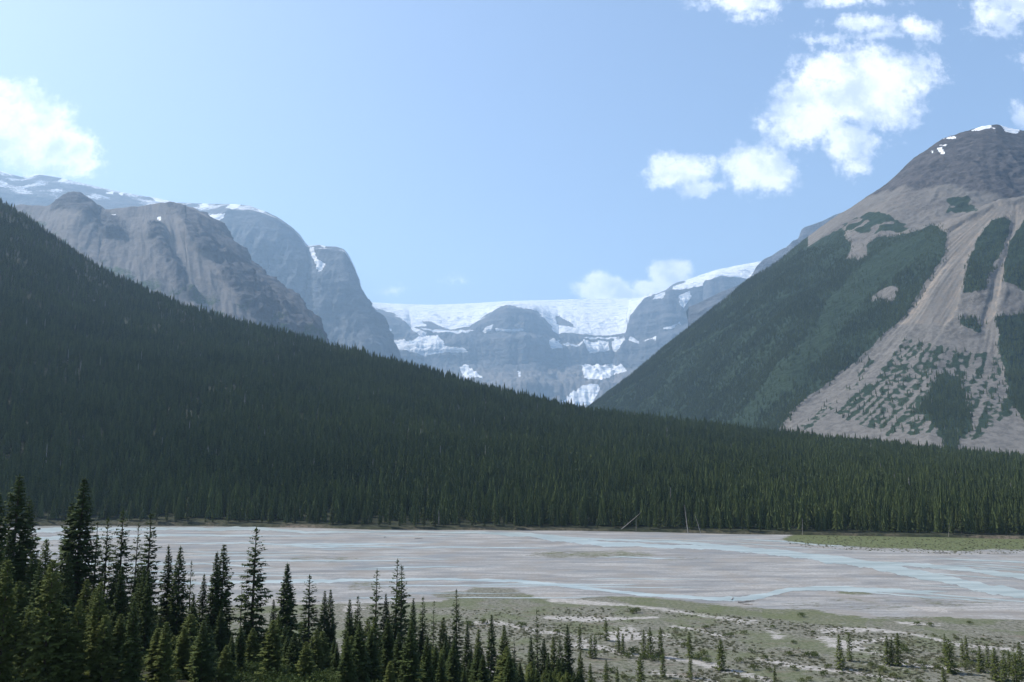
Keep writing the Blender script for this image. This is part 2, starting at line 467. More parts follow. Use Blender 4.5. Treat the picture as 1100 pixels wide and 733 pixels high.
rng = np.random.RandomState(11)
forest_pts = []   # (x,y,z,scale,rot,variant)
def near_fade(Q):
    return Q
d = np.where(HV > 1.12, 0, 1 / 26.0)
d = d * np.where(HP[..., 1] > 900, .80, 1) * np.where(HP[..., 1] > 1400, .8, 1)
clr = fbm(HP[..., 0] * .006, HP[..., 1] * .006, 8., 3)
d = d * np.clip(1.15 + clr * 1.6, .45, 1.3) * (HV > .004)
Q, qi, qj = scatter(HP, d, rng)
# leave the front strip (first 9 m) for the individual trees
ybq = np.interp((Q[:, 0] / Q[:, 1]) / CA * F + CX, Hpx, HYb)
keep = (Q[:, 1] - ybq) > 8.0
Q = Q[keep]
hs = (10.5 + 7.5 * rng.rand(len(Q)) + 4 * fbm(Q[:, 0] * .01, Q[:, 1] * .01, 2., 2))
hs = np.where(rng.rand(len(Q)) < .12, hs * 1.3, hs) * np.where(rng.rand(len(Q)) < .2, .7, 1)
hs *= np.clip(1.25 - Q[:, 1] / 4000 * .7, .8, 1.2)
F1 = (Q, hs)

# ---- right mountain
def colour_attrs(P, **kw): return kw

RIDGE_R = [(300, 560), (560, 470), (630, 440), (661, 417), (708, 377), (754, 341), (801, 303), (837, 281), (863, 257), (899, 231), (920, 218.5), (951, 198), (982, 169), (1000, 157), (1013, 148.5), (1039, 140), (1055, 136), (1070, 133.5), (1080, 136), (1100, 141), (1160, 160), (1400, 230), (1700, 300)]
M_right = mat_rock('right_rock', (0.036, 0.034, 0.036), (0.086, 0.078, 0.076), (0.158, 0.148, 0.134), (0.31, 0.255, 0.20), S=2.2, bs=.8, green=(0.017, 0.031, 0.014))  # dark rock tones also carry the cloud shadow painted on the summit
def build_right():
    px = np.concatenate([np.arange(420, 620, 6.), np.arange(620, 1130, 1.35), np.arange(1130, 1650, 6.)])
    base = rowpx(px, [(300, 560), (560, 500), (630, 480), (850, 490), (1100, 520), (1700, 540)], [(300, 4200), (560, 3400), (630, 3200), (750, 2500), (850, 1950), (1000, 1650), (1100, 1550), (1700, 1450)])
    mid = rowpx(px, [(300, 560), (560, 485), (630, 462), (750, 425), (850, 405), (1000, 395), (1100, 402), (1700, 450)], [(300, 4300), (560, 3700), (630, 3420), (750, 2900), (850, 2380), (1000, 2120), (1100, 2030), (1700, 1900)])
    rib = rowpx(px, [(300, 560), (560, 475), (630, 449), (750, 370), (850, 318), (950, 278), (1013, 247), (1045, 230), (1076, 218), (1100, 213), (1160, 205), (1400, 270), (1700, 330)], [(300, 4400), (560, 3850), (630, 3600), (750, 3200), (850, 2900), (950, 2700), (1013, 2600), (1100, 2560), (1700, 2400)])
    dip = rowpx(px, [(300, 560), (560, 473), (630, 446), (750, 358), (850, 296), (950, 250), (1013, 236), (1045, 226), (1076, 219), (1100, 215), (1160, 208), (1400, 268), (1700, 326)], [(300, 4450), (560, 3900), (630, 3650), (750, 3330), (850, 3050), (950, 2900), (1013, 2850), (1100, 2880), (1700, 2700)])
    rid = rowpx(px, RIDGE_R, [(300, 4500), (560, 4000), (630, 3800), (750, 3650), (900, 3450), (1070, 3400), (1700, 3300)])
    b1 = back(rid, 300, None); b1 = (b1[0], b1[1], rid[2] - 160)
    b2 = back(rid, 1500, -40)
    P, v = loft_pts(px, [base, mid, rib, dip, rid, b1, b2], [110, 150, 24, 120, 12, 10], 5)
    V = np.broadcast_to(v[:, None], P.shape[:2])
    N = normals(P)
    X, Y, Z = P[..., 0], P[..., 1], P[..., 2]
    ipx, ipy = pix(X, Y, Z)
    # talus fan coordinates about the apex of the chute
    ax, ay, az = at(1092, 205, 2600)
    th = np.arctan2(X - ax, -(Y - ay)); rr = np.hypot(X - ax, Y - ay)
    wpx = ipx + 8 * fbm(X * .01, Y * .01, Z * .01, 6, .62); wpy = ipy + 8 * fbm(X * .01, Y * .01, Z * .01 + 50, 6, .62)
    MAINF = [(500, 560), (500, 250), (780, 270), (862, 240), (872, 252), (880, 256), (905.5, 246), (913, 262), (908, 277), (934, 275), (931, 265), (955, 254), (975.6, 256), (1007, 247), (1018, 254), (1014, 275), (988.5, 311), (973, 332), (962.6, 345), (934, 371), (916, 390), (871, 421), (848, 442), (835, 462), (825, 520)]
    ISL = [[(1079, 234), (1086, 239), (1082, 260), (1069, 283), (1058.5, 309), (1035, 314), (1040, 285.6), (1051, 257), (1066, 239)],
           [(1160, 215), (1120, 225), (1100, 239), (1086, 262), (1079, 278), (1079, 304), (1100, 312), (1130, 318), (1220, 330), (1300, 260)],
           [(1027, 337), (1048, 340), (1055, 355.6), (1051, 358), (1035, 348)],
           [(1071, 343), (1110, 335), (1300, 330), (1500, 460), (1500, 560), (1120, 480), (1100, 452), (1087, 434), (1085, 411), (1074.5, 388)],
           [(1008, 401), (1029, 401), (1041, 444), (1044, 459), (1029, 472), (1029, 487), (1016, 500), (1011, 464.5), (998, 447), (988, 439)]]
    BARE = [(934, 319), (955, 304), (965, 311), (960, 322), (944, 322)]
    GREEN = [(940, 272), (1000, 252), (975, 285), (930, 320), (905, 350), (885, 380), (850, 415), (815, 450), (800, 480), (750, 480), (790, 445), (820, 415), (850, 375), (880, 335), (905, 300)]
    front = (V < 2.2).astype(float)
    mainf = polys(wpx, wpy, [MAINF]) * (1 - polys(wpx, wpy, [BARE]))
    isl = polys(wpx, wpy, ISL)
    strip = polys(wpx + 8 * fbm(X * .02, Y * .02, 3., 3), wpy, [GREEN])
    FAN = [(973, 358), (1000, 366), (1035, 376), (1072, 376), (1085, 410), (1087, 445), (1060, 462), (1040, 475), (1000, 468), (950, 470), (905, 450), (896, 442), (935, 410), (960, 380)]
    streak = 1.3 * fbm(th * 60, rr * .002, 0., 4, .6) + 1.5 * fbm(X * .09, Y * .09, Z * .09, 3, .65)
    fan = polys(wpx, wpy, [FAN, [(852, 466), (888, 430), (900, 432), (870, 462)], [(905, 420), (935, 380), (945, 385), (915, 425)]]) * np.clip((streak + .15) * 4, 0, 1)
    upsh = polys(wpx, wpy, [[(905, 243), (915, 236), (945, 229), (965, 237), (985, 250), (950, 252), (913, 252)], [(1015, 216), (1042, 216), (1052, 228), (1017, 230)]]) * np.clip((fbm(X * .012, Y * .012, Z * .012, 4) + .2) * 5, 0, .9)
    veg = np.clip(np.maximum.reduce([mainf * ((V < 3.6) | (ipx < 868)), isl * (V < 2.2), fan * .9, upsh]), 0, 1)
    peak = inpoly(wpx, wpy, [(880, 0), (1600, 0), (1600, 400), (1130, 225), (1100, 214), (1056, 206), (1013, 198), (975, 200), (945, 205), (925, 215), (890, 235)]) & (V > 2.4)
    scree = np.where(peak, .12, .62 + .3 * fbm(X * .006, Y * .006, 0, 3))  # summit kept to dark rock: a cloud shadow painted into the colour
    chute = polys(wpx, wpy, [[(1020, 248), (1060, 226), (1080, 218), (1100, 214), (1130, 210), (1100, 236), (1086, 262), (1078, 300), (1066, 345), (1072, 380), (1050, 372), (1056, 345), (1060, 320), (1072, 290), (1084, 260), (1088, 240), (1079, 232), (1066, 237), (1050, 256), (1038, 285), (1032, 314), (1020, 340), (1000, 372), (960, 380), (905, 420), (840, 470), (845, 445), (930, 378), (972, 335), (990, 311), (1015, 275)]])
    scree = np.where(chute > 0, 1, scree)
    scree = np.where(inpoly(wpx, wpy, [(820, 480), (980, 350), (1060, 360), (1090, 420), (1120, 480), (1120, 600), (800, 600)]), .95, scree)
    tanm = chute * np.clip((wpy < 345) * 1. + .0, 0, 1) * np.clip(.35 + 1.2 * fbm(th * 30, rr * .003, 5., 4, .6), 0, 1)
    tanm = np.maximum(tanm, .3 * (1 - peak) * (V > 1.9) * np.clip(fbm(X * .004, Y * .004, 7., 3) + .4, 0, 1))
    snow = polys(ipx + 1.5 * fbm(X * .03, Y * .03, 0, 3), ipy, [[(1043, 141.5), (1056, 136), (1066, 134), (1064, 139), (1052, 141.5)], [(1073, 134), (1080, 136), (1095, 141), (1092, 145), (1080, 142)], [(1014, 150), (1026, 147), (1027, 150)], [(1006, 160), (1012, 159), (1016, 168), (1011, 166)], [(1064, 138), (1069, 139), (1069, 141)], [(1000, 163), (1003, 163), (1002, 165.5)], [(1009, 157), (1017, 156), (1016, 158)]])
    def bl(a, k):
        for _ in range(k): a = (a + np.roll(a, 1, 0) + np.roll(a, -1, 0) + np.roll(a, 1, 1) + np.roll(a, -1, 1)) / 5
        return a
    scree_, veg_ = bl(scree, 14), bl(veg, 2)
    # relief
    fade = np.clip(np.abs(V - 4.0) * 2.0, .3, 1) * np.where(V > 4, 0.6, 1)
    rough = np.where(peak, 1.2, np.where(scree > .85, .12, .8)) * np.where(mainf > 0, .45, 1)
    rf = rough
    for _ in range(4):
        rf = (rf + np.roll(rf, 1, 0) + np.roll(rf, -1, 0) + np.roll(rf, 2, 1) + np.roll(rf, -2, 1)) / 5
    big = 26 * fbm(X * .0028, Y * .0028, Z * .0012, 3) - 14 * ridged(th * 5, rr * .0006, 2., 4) * np.clip(rr / 900, 0, 1) * (V < 2.1)
    disp = (big * np.clip(V, 0, 1) + rf * (16 * ridged(X * .008, Y * .008, Z * .004, 5, .55) + 9 * fbm(X * .03, Y * .03, Z * .03, 4)) ) * fade
    # gullies of the chute
    disp -= chute * 4 * ridged(th * 40, rr * .002, 8., 3)
    P2 = P + N * disp[..., None] * np.sign(N[..., 2:3] + 1e-9)
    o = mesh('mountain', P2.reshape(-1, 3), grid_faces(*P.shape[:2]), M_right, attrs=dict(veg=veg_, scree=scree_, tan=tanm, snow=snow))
    tag(o, 'brown peak with pale scree chutes and forested flank', 'mountain', kind='structure')
    dens = (mainf * ((V < 3.5) | ((ipx < 862) & (V < 4.2))) * np.where(strip > 0, .12, 1.) + isl * (V < 2.15) * 1.0) * np.clip(1 + 2.2 * fbm(X * .008, Y * .008, 1., 3), .35, 1.4)
    for _ in range(3): dens = np.maximum(dens * .86, (dens + np.roll(dens, 1, 0) + np.roll(dens, -1, 0) + np.roll(dens, 2, 1) + np.roll(dens, -2, 1)) / 5 * .8)
    dens = dens / 18. * np.where(ipy < 290, .8, 1)
    dens = np.maximum(dens, np.clip(fan * .12 / 34, 0, 1))
    dens = np.where(V > 4.3, 0, dens)
    Q, i, j = scatter(P2, dens, np.random.RandomState(5))
    sel = Q[:, 0] / Q[:, 1] < .85
    Q = Q[sel]
    h = 10 + 6 * np.random.RandomState(6).rand(len(Q))
    hiy = pix(Q[:, 0], Q[:, 1], Q[:, 2])[1]
    h *= np.clip((hiy - 230) / 60, .55, 1)
    return Q, h
F2 = build_right()

# ---- barren brown mountain behind the ridge, at the left
K = 1.15
M_brown = mat_rock('brown_rock', (0.045, 0.045, 0.052), (0.105, 0.100, 0.103), (0.160, 0.146, 0.138), (0.215, 0.188, 0.165), S=1.1, bs=1.3)
def build_brown():
    px = np.concatenate([np.arange(-260, 0, 6.), np.arange(0, 400, 1.4)])
    OUT = [(-260, 330), (-60, 260), (10, 224), (23, 220), (36, 221.5), (51, 222), (65, 217), (80, 212.5), (88, 215), (94, 220), (105.5, 229), (118, 227), (129, 226), (156, 224), (165, 222), (172, 220.5), (183, 222.5), (195.5, 224), (207, 227), (219, 234), (228, 245), (235.6, 253.6), (250, 267), (266, 287), (279, 298), (289, 306), (300, 311), (313, 322), (328, 338), (335, 347), (342, 358), (370, 400), (400, 440)]
    Q_ = 1.4
    YS = [(a, b * Q_) for a, b in [(-260, 3900), (0, 3800), (100, 3900), (200, 4000), (300, 3700), (400, 3300)]]
    base = rowpx(px, [(-260, 480), (0, 400), (100, 400), (300, 430), (400, 470)], [(-260, 2600 * Q_), (200, 2700 * Q_), (400, 2900 * Q_)])
    mid = rowpx(px, [(-260, 400), (0, 300), (100, 310), (200, 345), (260, 365), (300, 385), (342, 400), (370, 430), (400, 460)], [(-260, 3200 * Q_), (0, 3200 * Q_), (200, 3250 * Q_), (300, 3250 * Q_), (400, 3100 * Q_)])
    rid = rowpx(px, OUT, YS)
    b1 = back(rid, 250, None); b1 = (b1[0], b1[1], rid[2] - 130); b2 = back(rid, 1200, -40)
    P, v = loft_pts(px, [base, mid, rid, b1, b2], [60, 190, 12, 8], 3)
    V = np.broadcast_to(v[:, None], P.shape[:2])
    N = normals(P); X, Y, Z = P[..., 0], P[..., 1], P[..., 2]
    ipx, ipy = pix(X, Y, Z); X, Y, Z = X / Q_, Y / Q_, Z / Q_
    # slanting gullies that run down towards the right
    q = (X + .55 * Z)
    crag = np.clip(polys(ipx + 9 * fbm(X * .006, Z * .006, 0., 4), ipy + 9 * fbm(X * .006, Z * .006, 9., 4), [
        [(60, 200), (95, 205), (110, 228), (128, 240), (135, 265), (115, 262), (95, 250), (85, 238), (75, 228), (60, 226)],
        [(175, 215), (235, 245), (300, 300), (345, 360), (345, 372), (300, 362), (265, 345), (240, 318), (225, 290), (205, 262), (190, 240)],
        [(165, 240), (178, 260), (195, 300), (215, 330), (205, 332), (180, 300), (162, 262)]]), 0, 1)
    for _ in range(6): crag = (crag + np.roll(crag, 1, 0) + np.roll(crag, -1, 0) + np.roll(crag, 2, 1) + np.roll(crag, -2, 1)) / 5
    fade = np.clip(np.abs(V - 2.0) * 3.0, .4, 1)
    disp = 40 * ridged(q * .0021, Z * .0007, 3., 3) + 26 * ridged(q * .008, Z * .0014, 5., 5, .6) * (.6 + crag) + 10 * ridged(q * .03, Z * .004, 2., 4, .6) + crag * (40 * ridged(X * .006, Y * .006, Z * .008, 5, .6) + 12 * fbm(X * .03, Y * .03, Z * .05, 3)) + 4 * fbm(X * .02, Y * .02, Z * .02, 4)
    disp *= fade
    P2 = P + N * disp[..., None] * Q_ * np.sign(N[..., 2:3] + 1e-9)
    scree = np.clip(.9 - crag * .8 + 1.0 * fbm(q * .014, Z * .0022, 1., 5, .62), 0, 1)
    tanm = np.clip(.35 + 1.2 * fbm(q * .006, Z * .0015, 6., 3), 0, 1)
    snow = polys(ipx, ipy, [[(170.5, 237), (172.5, 237), (172.5, 243), (171, 243)], [(120, 234), (126, 234), (125, 236), (121, 236)]])
    veg = np.clip((ipy - interp(ipx, TOPS) + 26) / 30, 0, 1) * np.clip(fbm(X * .01, Y * .01, Z * .01, 4) * 3 + .5, 0, 1) * .55
    o = mesh('mountain', P2.reshape(-1, 3), grid_faces(*P.shape[:2]), M_brown, attrs=dict(veg=veg * (V < 1.9), scree=scree, tan=tanm, snow=snow))
    tag(o, 'barren brown mountain of scree and dark crags behind the wooded ridge', 'mountain', kind='structure')
build_brown()

# ---- hazy cliff massif
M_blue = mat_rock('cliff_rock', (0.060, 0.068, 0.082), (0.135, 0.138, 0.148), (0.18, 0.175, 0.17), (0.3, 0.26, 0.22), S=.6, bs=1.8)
def build_massif():
    Q_ = 1.45; KD = 1.45 * Q_
    px = np.concatenate([np.arange(-260, 0, 6.), np.arange(0, 470, 1.3)])
    OUT = [(-260, 160), (-60, 176), (0, 183), (10, 186), (23, 190), (39, 187), (52, 188.5), (66, 191), (117, 203), (156, 210.6), (168, 212), (188, 217), (219, 218.4), (254, 219.5), (268, 221), (281.5, 226), (297, 233), (305, 238), (313, 244), (322, 252), (328, 261), (331, 264.5), (334, 264), (343, 263), (352, 265), (361, 265), (369.5, 268), (374, 273), (377, 281), (381, 291), (385, 300), (386, 310), (391, 320), (397, 326), (402.6, 332), (408, 343), (414.4, 359), (421, 380), (440, 410), (470, 440)]
    TOPC = [(-260, 190), (0, 206), (60, 216), (110, 228), (160, 240), (219, 243), (245, 226), (268, 227), (285, 231), (297, 236), (313, 247), (322, 256), (328, 266), (334, 268), (352, 269), (369.5, 272), (377, 284), (385, 303), (391, 323), (402.6, 335), (414.4, 362), (421, 382), (440, 412), (470, 442)]
    rid = rowpx(px, OUT, [(-260, 5600 * KD), (200, 5600 * KD), (330, 5150 * KD), (470, 4900 * KD)])
    top = rowpx(px, TOPC, [(-260, 5100 * KD), (200, 5000 * KD), (300, 4850 * KD), (331, 4900 * KD), (345, 4760 * KD), (370, 4700 * KD), (470, 4720 * KD)])
    cb = rowpx(px, [(-260, 280), (0, 270), (200, 300), (300, 335), (360, 350), (390, 352), (400, 360), (414, 385), (421, 400), (440, 430), (470, 460)], [(-260, 4800 * KD), (200, 4760 * KD), (300, 4650 * KD), (400, 4560 * KD), (470, 4600 * KD)])
    base = rowpx(px, [(-260, 440), (200, 440), (400, 460), (470, 470)], 4050 * KD)
    b1 = back(rid, 500, None); b1 = (b1[0], b1[1], rid[2] - 150); b2 = back(rid, 2500, -40)
    P, v = loft_pts(px, [base, cb, top, rid, b1, b2], [70, 130, 40, 8, 6], 2)
    V = np.broadcast_to(v[:, None], P.shape[:2])
    N = normals(P); X, Y, Z = P[..., 0], P[..., 1], P[..., 2]
    ipx, ipy = pix(X, Y, Z); X, Y, Z = X / Q_, Y / Q_, Z / Q_
    fade = np.clip(np.abs(V - 3.0) * 2.5, .2, 1)
    ledge = noise(X * .0006, Y * .0006, Z * .011) + .5 * noise(X * .001, Y * .001, Z * .03)
    disp = (80 * ridged(X * .0022, Y * .001, Z * .0005, 3) + 55 * ridged(X * .009, Y * .005, Z * .0012, 5, .6) + 13 * ledge + 20 * ridged(X * .03, Y * .01, Z * .004, 3) + 24 * fbm(X * .012, Y * .012, Z * .012, 5, .6)) * fade * np.clip(1 - (V - 1.55) * 2.2, .12, 1)
    P2 = P + N * disp[..., None] * Q_ * np.sign(N[..., 2:3] + 1e-9) * (-1 if N[P.shape[0] // 3, P.shape[1] // 2, 2] < 0 else 1)
    scree = np.clip((1.05 - V) * 1.5, 0, .9)
    upper = (V > 2.02)
    w1 = 2 * fbm(X * .006, Y * .006, Z * .006, 4); w2 = 2 * fbm(X * .006, Y * .006, Z * .006 + 9, 4)
    snow = polys(ipx + w1, ipy + w2, [[(24, 191.5), (40, 186), (42, 188), (30, 192)], [(62, 196), (66, 192), (75, 192), (68, 196)], [(113, 207), (121, 206), (121, 210), (114, 209)], [(127, 208), (133, 207), (131, 211)], [(160, 210), (170, 211), (190, 216.5), (190, 219), (175, 218), (165, 215)], [(214, 220), (222, 218), (224, 222), (216, 223)], [(244, 224), (248, 219), (260, 219), (256, 223), (250, 226)], [(219, 236), (228, 232), (243, 230), (241, 235), (234, 240), (229, 246), (225, 242)], [(333, 268), (337, 267), (342, 279), (351, 286), (346, 295), (341, 284)], [(276, 226), (284, 228), (281, 231)], [(278, 290), (283, 292), (280, 294)], [(1, 183), (10, 187), (13, 190), (4, 186)], [(343, 263), (350, 265), (348, 268)]])
    thin = upper * np.clip(.40 + .9 * fbm(X * .003, Y * .003, 2., 4), 0, .52)
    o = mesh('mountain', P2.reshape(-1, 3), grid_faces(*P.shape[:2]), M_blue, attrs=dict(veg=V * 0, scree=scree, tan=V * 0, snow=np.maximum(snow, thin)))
    tag(o, 'blue hazy cliff mountain with ice cap along its top', 'mountain', kind='structure')
build_massif()

# ---- glacier headwall
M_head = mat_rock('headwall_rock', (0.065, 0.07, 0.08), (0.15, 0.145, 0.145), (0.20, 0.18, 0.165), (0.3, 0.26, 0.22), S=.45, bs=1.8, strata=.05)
def build_headwall():
    Q_ = 1.5; KD = 1.55 * Q_
    px = np.arange(300, 900, 1.15)
    PLAT = [(300, 318), (396, 324.5), (420, 326), (462, 327.3), (500, 326), (543.7, 323.6), (625.5, 321), (680, 320.3), (695, 319.5), (706, 316), (715.5, 311.5), (722, 306), (728, 303), (738, 301), (748, 297), (769, 290), (790, 285.5), (813.7, 281), (830, 280), (900, 290)]
    GB = [(300, 330), (396, 332), (404, 337), (434, 347), (440, 354), (459, 352), (484, 356), (507, 353), (524, 342), (536, 334), (545, 331.5), (558, 333), (572, 337), (584, 347), (591, 356), (599, 362), (604, 359.5), (648, 363), (676, 360), (673, 352), (678, 341), (688, 328), (694, 322), (706, 318), (720, 313), (729, 313.5), (745, 311), (757, 309), (760, 302.5), (775.5, 298), (799, 301), (804.5, 305), (820, 306), (900, 310)]
    GB = sorted([p for p in GB if p[0] not in (673,)])
    ydome = [(300, 6500), (430, 6450), (520, 6350), (545, 6200), (572, 6200), (600, 6450), (660, 6500), (690, 6300), (720, 6150), (757, 6150), (763, 6050), (800, 6050), (900, 6000)]
    ydome = [(a, b * KD) for a, b in ydome]
    def Ys(dy): return [(a, b + dy * KD) for a, b in ydome]
    rid = rowpx(px, PLAT, [(300, 8200 * KD), (690, 8200 * KD), (725, 6800 * KD), (900, 6700 * KD)])
    gb = rowpx(px, GB, Ys(0))
    led = rowpx(px, [(300, 372), (430, 370), (510, 366), (560, 362), (600, 372), (640, 372), (700, 368), (740, 352), (800, 340), (900, 330)], Ys(-90))
    led2 = rowpx(px, [(300, 378), (430, 376), (510, 372), (560, 366), (600, 378), (640, 378), (700, 374), (740, 358), (800, 346), (900, 336)], Ys(-260))
    cb = rowpx(px, [(300, 410), (430, 400), (520, 398), (560, 398), (600, 398), (660, 400), (720, 396), (800, 380), (900, 370)], Ys(-340))
    t2 = rowpx(px, [(300, 430), (500, 422), (600, 418), (700, 420), (900, 420)], Ys(-900))
    base = rowpx(px, [(300, 475), (900, 475)], 5000 * KD)
    b1 = back(rid, 1500, None); b1 = (b1[0], b1[1], rid[2] - 60); b2 = back(rid, 2200, -60)
    P, v = loft_pts(px, [base, t2, cb, led2, led, gb, rid, b1, b2], [20, 40, 50, 24, 50, 80, 5, 5], 1)
    V = np.broadcast_to(v[:, None], P.shape[:2])
    N = normals(P); X, Y, Z = P[..., 0], P[..., 1], P[..., 2]
    ipx, ipy = pix(X, Y, Z); X, Y, Z = X / Q_, Y / Q_, Z / Q_
    w1 = 1.6 * fbm(X * .006, Y * .006, Z * .008, 4); w2 = 1.3 * fbm(X * .006, Y * .006, Z * .008 + 9, 4)
    ice = (V > 5.0) & (V < 7.9)
    rocks = polys(ipx + w1 * 2, ipy + w2 * 2, [[(595, 341), (602, 341), (612, 348), (618, 354), (604, 353), (597, 350)], [(400, 333), (415, 336), (433, 345), (432, 350), (410, 350)], [(453, 347), (462, 347), (478, 354), (472, 356), (458, 352)], [(506, 352), (524, 340), (538, 331), (548, 330), (575, 335), (592, 352), (592, 362), (500, 362)], [(700, 319), (716, 309), (729, 301), (738, 300), (733, 305), (722, 312), (712, 320)]])
    snow = polys(ipx + w1, ipy + w2, [
        [(451, 355), (474, 357), (511, 359), (503, 364), (474, 363), (459, 358)],
        [(421, 371), (438, 373), (459, 367.5), (469, 370), (484, 377), (499, 378), (505, 383), (478, 382), (459, 386), (442, 381), (428, 377)],
        [(437, 345.5), (444, 352), (459, 362), (461, 368), (454, 368), (442, 355)], [(522, 359), (533, 351), (534, 355), (526, 362)],
        [(536, 355), (561, 356), (561, 358), (536, 357.5)], [(626, 372), (654, 372), (654, 379), (643, 381), (632, 384), (628, 379)],
        [(657, 371), (673.5, 370), (671, 377), (666.5, 381), (658, 379)], [(676, 371), (686, 369.5), (688, 372), (677, 373)], [(691, 372), (709, 365.5), (709, 371), (697, 373)],
        [(715, 357), (729, 349), (731, 353.5), (722, 356)], [(604, 376.5), (626, 374), (626, 376), (606, 378)], [(626, 365), (660, 364), (672, 366), (650, 367.5), (630, 367)],
        [(624, 402), (636, 399), (657, 393), (665, 395), (676, 404.5), (659.6, 409), (646, 416), (627, 415), (626, 407)],
        [(612, 430), (626, 422), (640, 422), (644.5, 425), (635, 440), (600, 440)], [(729, 319), (741, 314), (742, 321), (734, 334), (729, 330)], [(702, 322), (706, 316), (716, 315), (714, 322)],
        [(494, 402), (500, 399), (512, 406), (520, 412), (500, 412)], [(414, 355), (422, 356), (421, 360), (417, 361)], [(556, 404), (559, 404), (561, 414), (558, 412)], [(584, 373), (598, 373), (598, 378), (586, 378)]])
    snow = np.where(ice & (rocks < .5), 1, snow * (V <= 5.0))
    snow = np.where(V > 6.0, 1, snow)
    fade = np.clip(np.abs(V - 6.0) * 2.5, .05, 1)
    icey = ice & (rocks < .5)
    ic = icey.astype(float)
    for _ in range(3): ic = (ic + np.roll(ic, 1, 0) + np.roll(ic, -1, 0) + np.roll(ic, 1, 1) + np.roll(ic, -1, 1)) / 5
    ledge = noise(X * .0005, Y * .0005, Z * .012) + .6 * noise(X * .0008, Y * .0008, Z * .03)
    rockd = 80 * ridged(X * .0018, Y * .0009, Z * .0005, 3) + 50 * ridged(X * .008, Y * .004, Z * .0012, 5, .6) + 15 * ledge + 22 * fbm(X * .012, Y * .012, Z * .012, 5, .6)
    iced = (34 * fbm(X * .003, Y * .0016, 0., 4) + 34 * ridged(X * .005, Y * .004, 3., 5, .6)) * np.clip((5.75 - V) * 3, .15, 1) + (16 * ridged(X * .018, Y * .012, 1., 3) + 12 * fbm(X * .03, Y * .008, 2., 3)) * np.clip((5.7 - V) * 3, 0, 1)
    rockd += 18 * ridged(X * .03, Y * .01, Z * .004, 3)
    disp = (rockd * (1 - ic) * np.where(V > 5, .15, np.clip(.2 + (5 - V) * 1.2, 0, 1)) + iced * ic) * fade * np.where(V > 6, .05, 1)
    P2 = P + N * disp[..., None] * Q_ * np.sign(N[..., 2:3] + 1e-9)
    scree = np.clip((2.05 - V) * 1.5, 0, .8)
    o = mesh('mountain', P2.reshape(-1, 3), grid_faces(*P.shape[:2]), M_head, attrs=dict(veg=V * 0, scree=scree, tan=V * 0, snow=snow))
    tag(o, 'glacier headwall with white icefield above blue banded cliffs', 'mountain', kind='structure')
build_headwall()

# ---- far rocky shoulder behind the right peak
def build_shoulder():
    Q_ = 1.35; KD = 1.3 * Q_
    px = np.arange(740, 1100, 1.5)
    OUT = [(740, 330), (790, 308), (803, 303), (807.6, 298), (813, 287), (822, 279), (829.5, 275), (838, 269), (845, 266), (852, 259), (858, 257), (861, 247), (864, 244), (873, 241), (882, 238), (890, 234), (899, 230), (950, 215), (1100, 260)]
    rid = rowpx(px, OUT, 4900 * KD); mid = rowpx(px, [(740, 380), (900, 300), (1100, 320)], 4600 * KD); base = rowpx(px, [(740, 470), (1100, 470)], 4000 * KD)
    b1 = back(rid, 400, None); b1 = (b1[0], b1[1], rid[2] - 150); b2 = back(rid, 2000, -40)
    P, v = loft_pts(px, [base, mid, rid, b1, b2], [20, 100, 8, 6], 1)
    V = np.broadcast_to(v[:, None], P.shape[:2]); N = normals(P); X, Y, Z = P[..., 0] / Q_, P[..., 1] / Q_, P[..., 2] / Q_
    disp = (50 * ridged(X * .003, Y * .002, Z * .001, 4) + 30 * noise(X * .001, Y * .001, Z * .014)) * np.clip(np.abs(V - 2) * 3, .2, 1)
    P2 = P + N * disp[..., None] * Q_ * np.sign(N[..., 2:3] + 1e-9)
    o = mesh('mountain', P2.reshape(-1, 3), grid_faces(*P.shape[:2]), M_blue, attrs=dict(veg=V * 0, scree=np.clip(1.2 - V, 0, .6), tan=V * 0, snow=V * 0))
    tag(o, 'distant blue rock shoulder showing behind the brown peak', 'mountain', kind='structure')
build_shoulder()

# ------------------------------------------------------------------ conifers
def far_conifer(seed, H=15., R=1.75, layers=9, spikes=7):
    r = random.Random(seed); V = []; Fc = []
    for k in range(layers):
        t = k / layers
        z = H * (.06 + .94 * t); R0 = R * (1 - t) ** .8 * r.uniform(.8, 1.15) + .12
        hgt = H / layers * 1.9
        top = len(V); V.append((r.uniform(-.1, .1), r.uniform(-.1, .1), min(z + hgt, H * 1.02)))
        n = spikes if k < layers - 2 else 5
        a0 = r.random() * 6
        ring = []
        for i in range(n * 2):
            a = a0 + math.pi * i / n
            q = R0 * (r.uniform(.8, 1.25) if i % 2 == 0 else r.uniform(.35, .55))
            ring.append(len(V)); V.append((q * math.cos(a), q * math.sin(a), z - (.35 if i % 2 == 0 else -.15) * r.uniform(.6, 1.6)))
        for i in range(2 * n): Fc.append((top, ring[i], ring[(i + 1) % (2 * n)]))
    return V, Fc

FAR = []
for s_, (R_, L_) in enumerate([(1.7, 9), (1.35, 10), (2.0, 8), (1.5, 11)]):
    V_, F_ = far_conifer(s_, 15., R_, L_)
    FAR.append(mesh('distant_conifer', V_, F_, M_far, smooth=False, link=False))

_V, _F = far_conifer(77, 13., .5, 7, 4)
FAR.append(mesh('distant_snag', _V, _F, M_dead, smooth=False, link=False))
_V, _F = far_conifer(78, 12., 2.3, 6, 8)
FAR.append(mesh('distant_conifer', _V, _F, M_far, smooth=False, link=False))

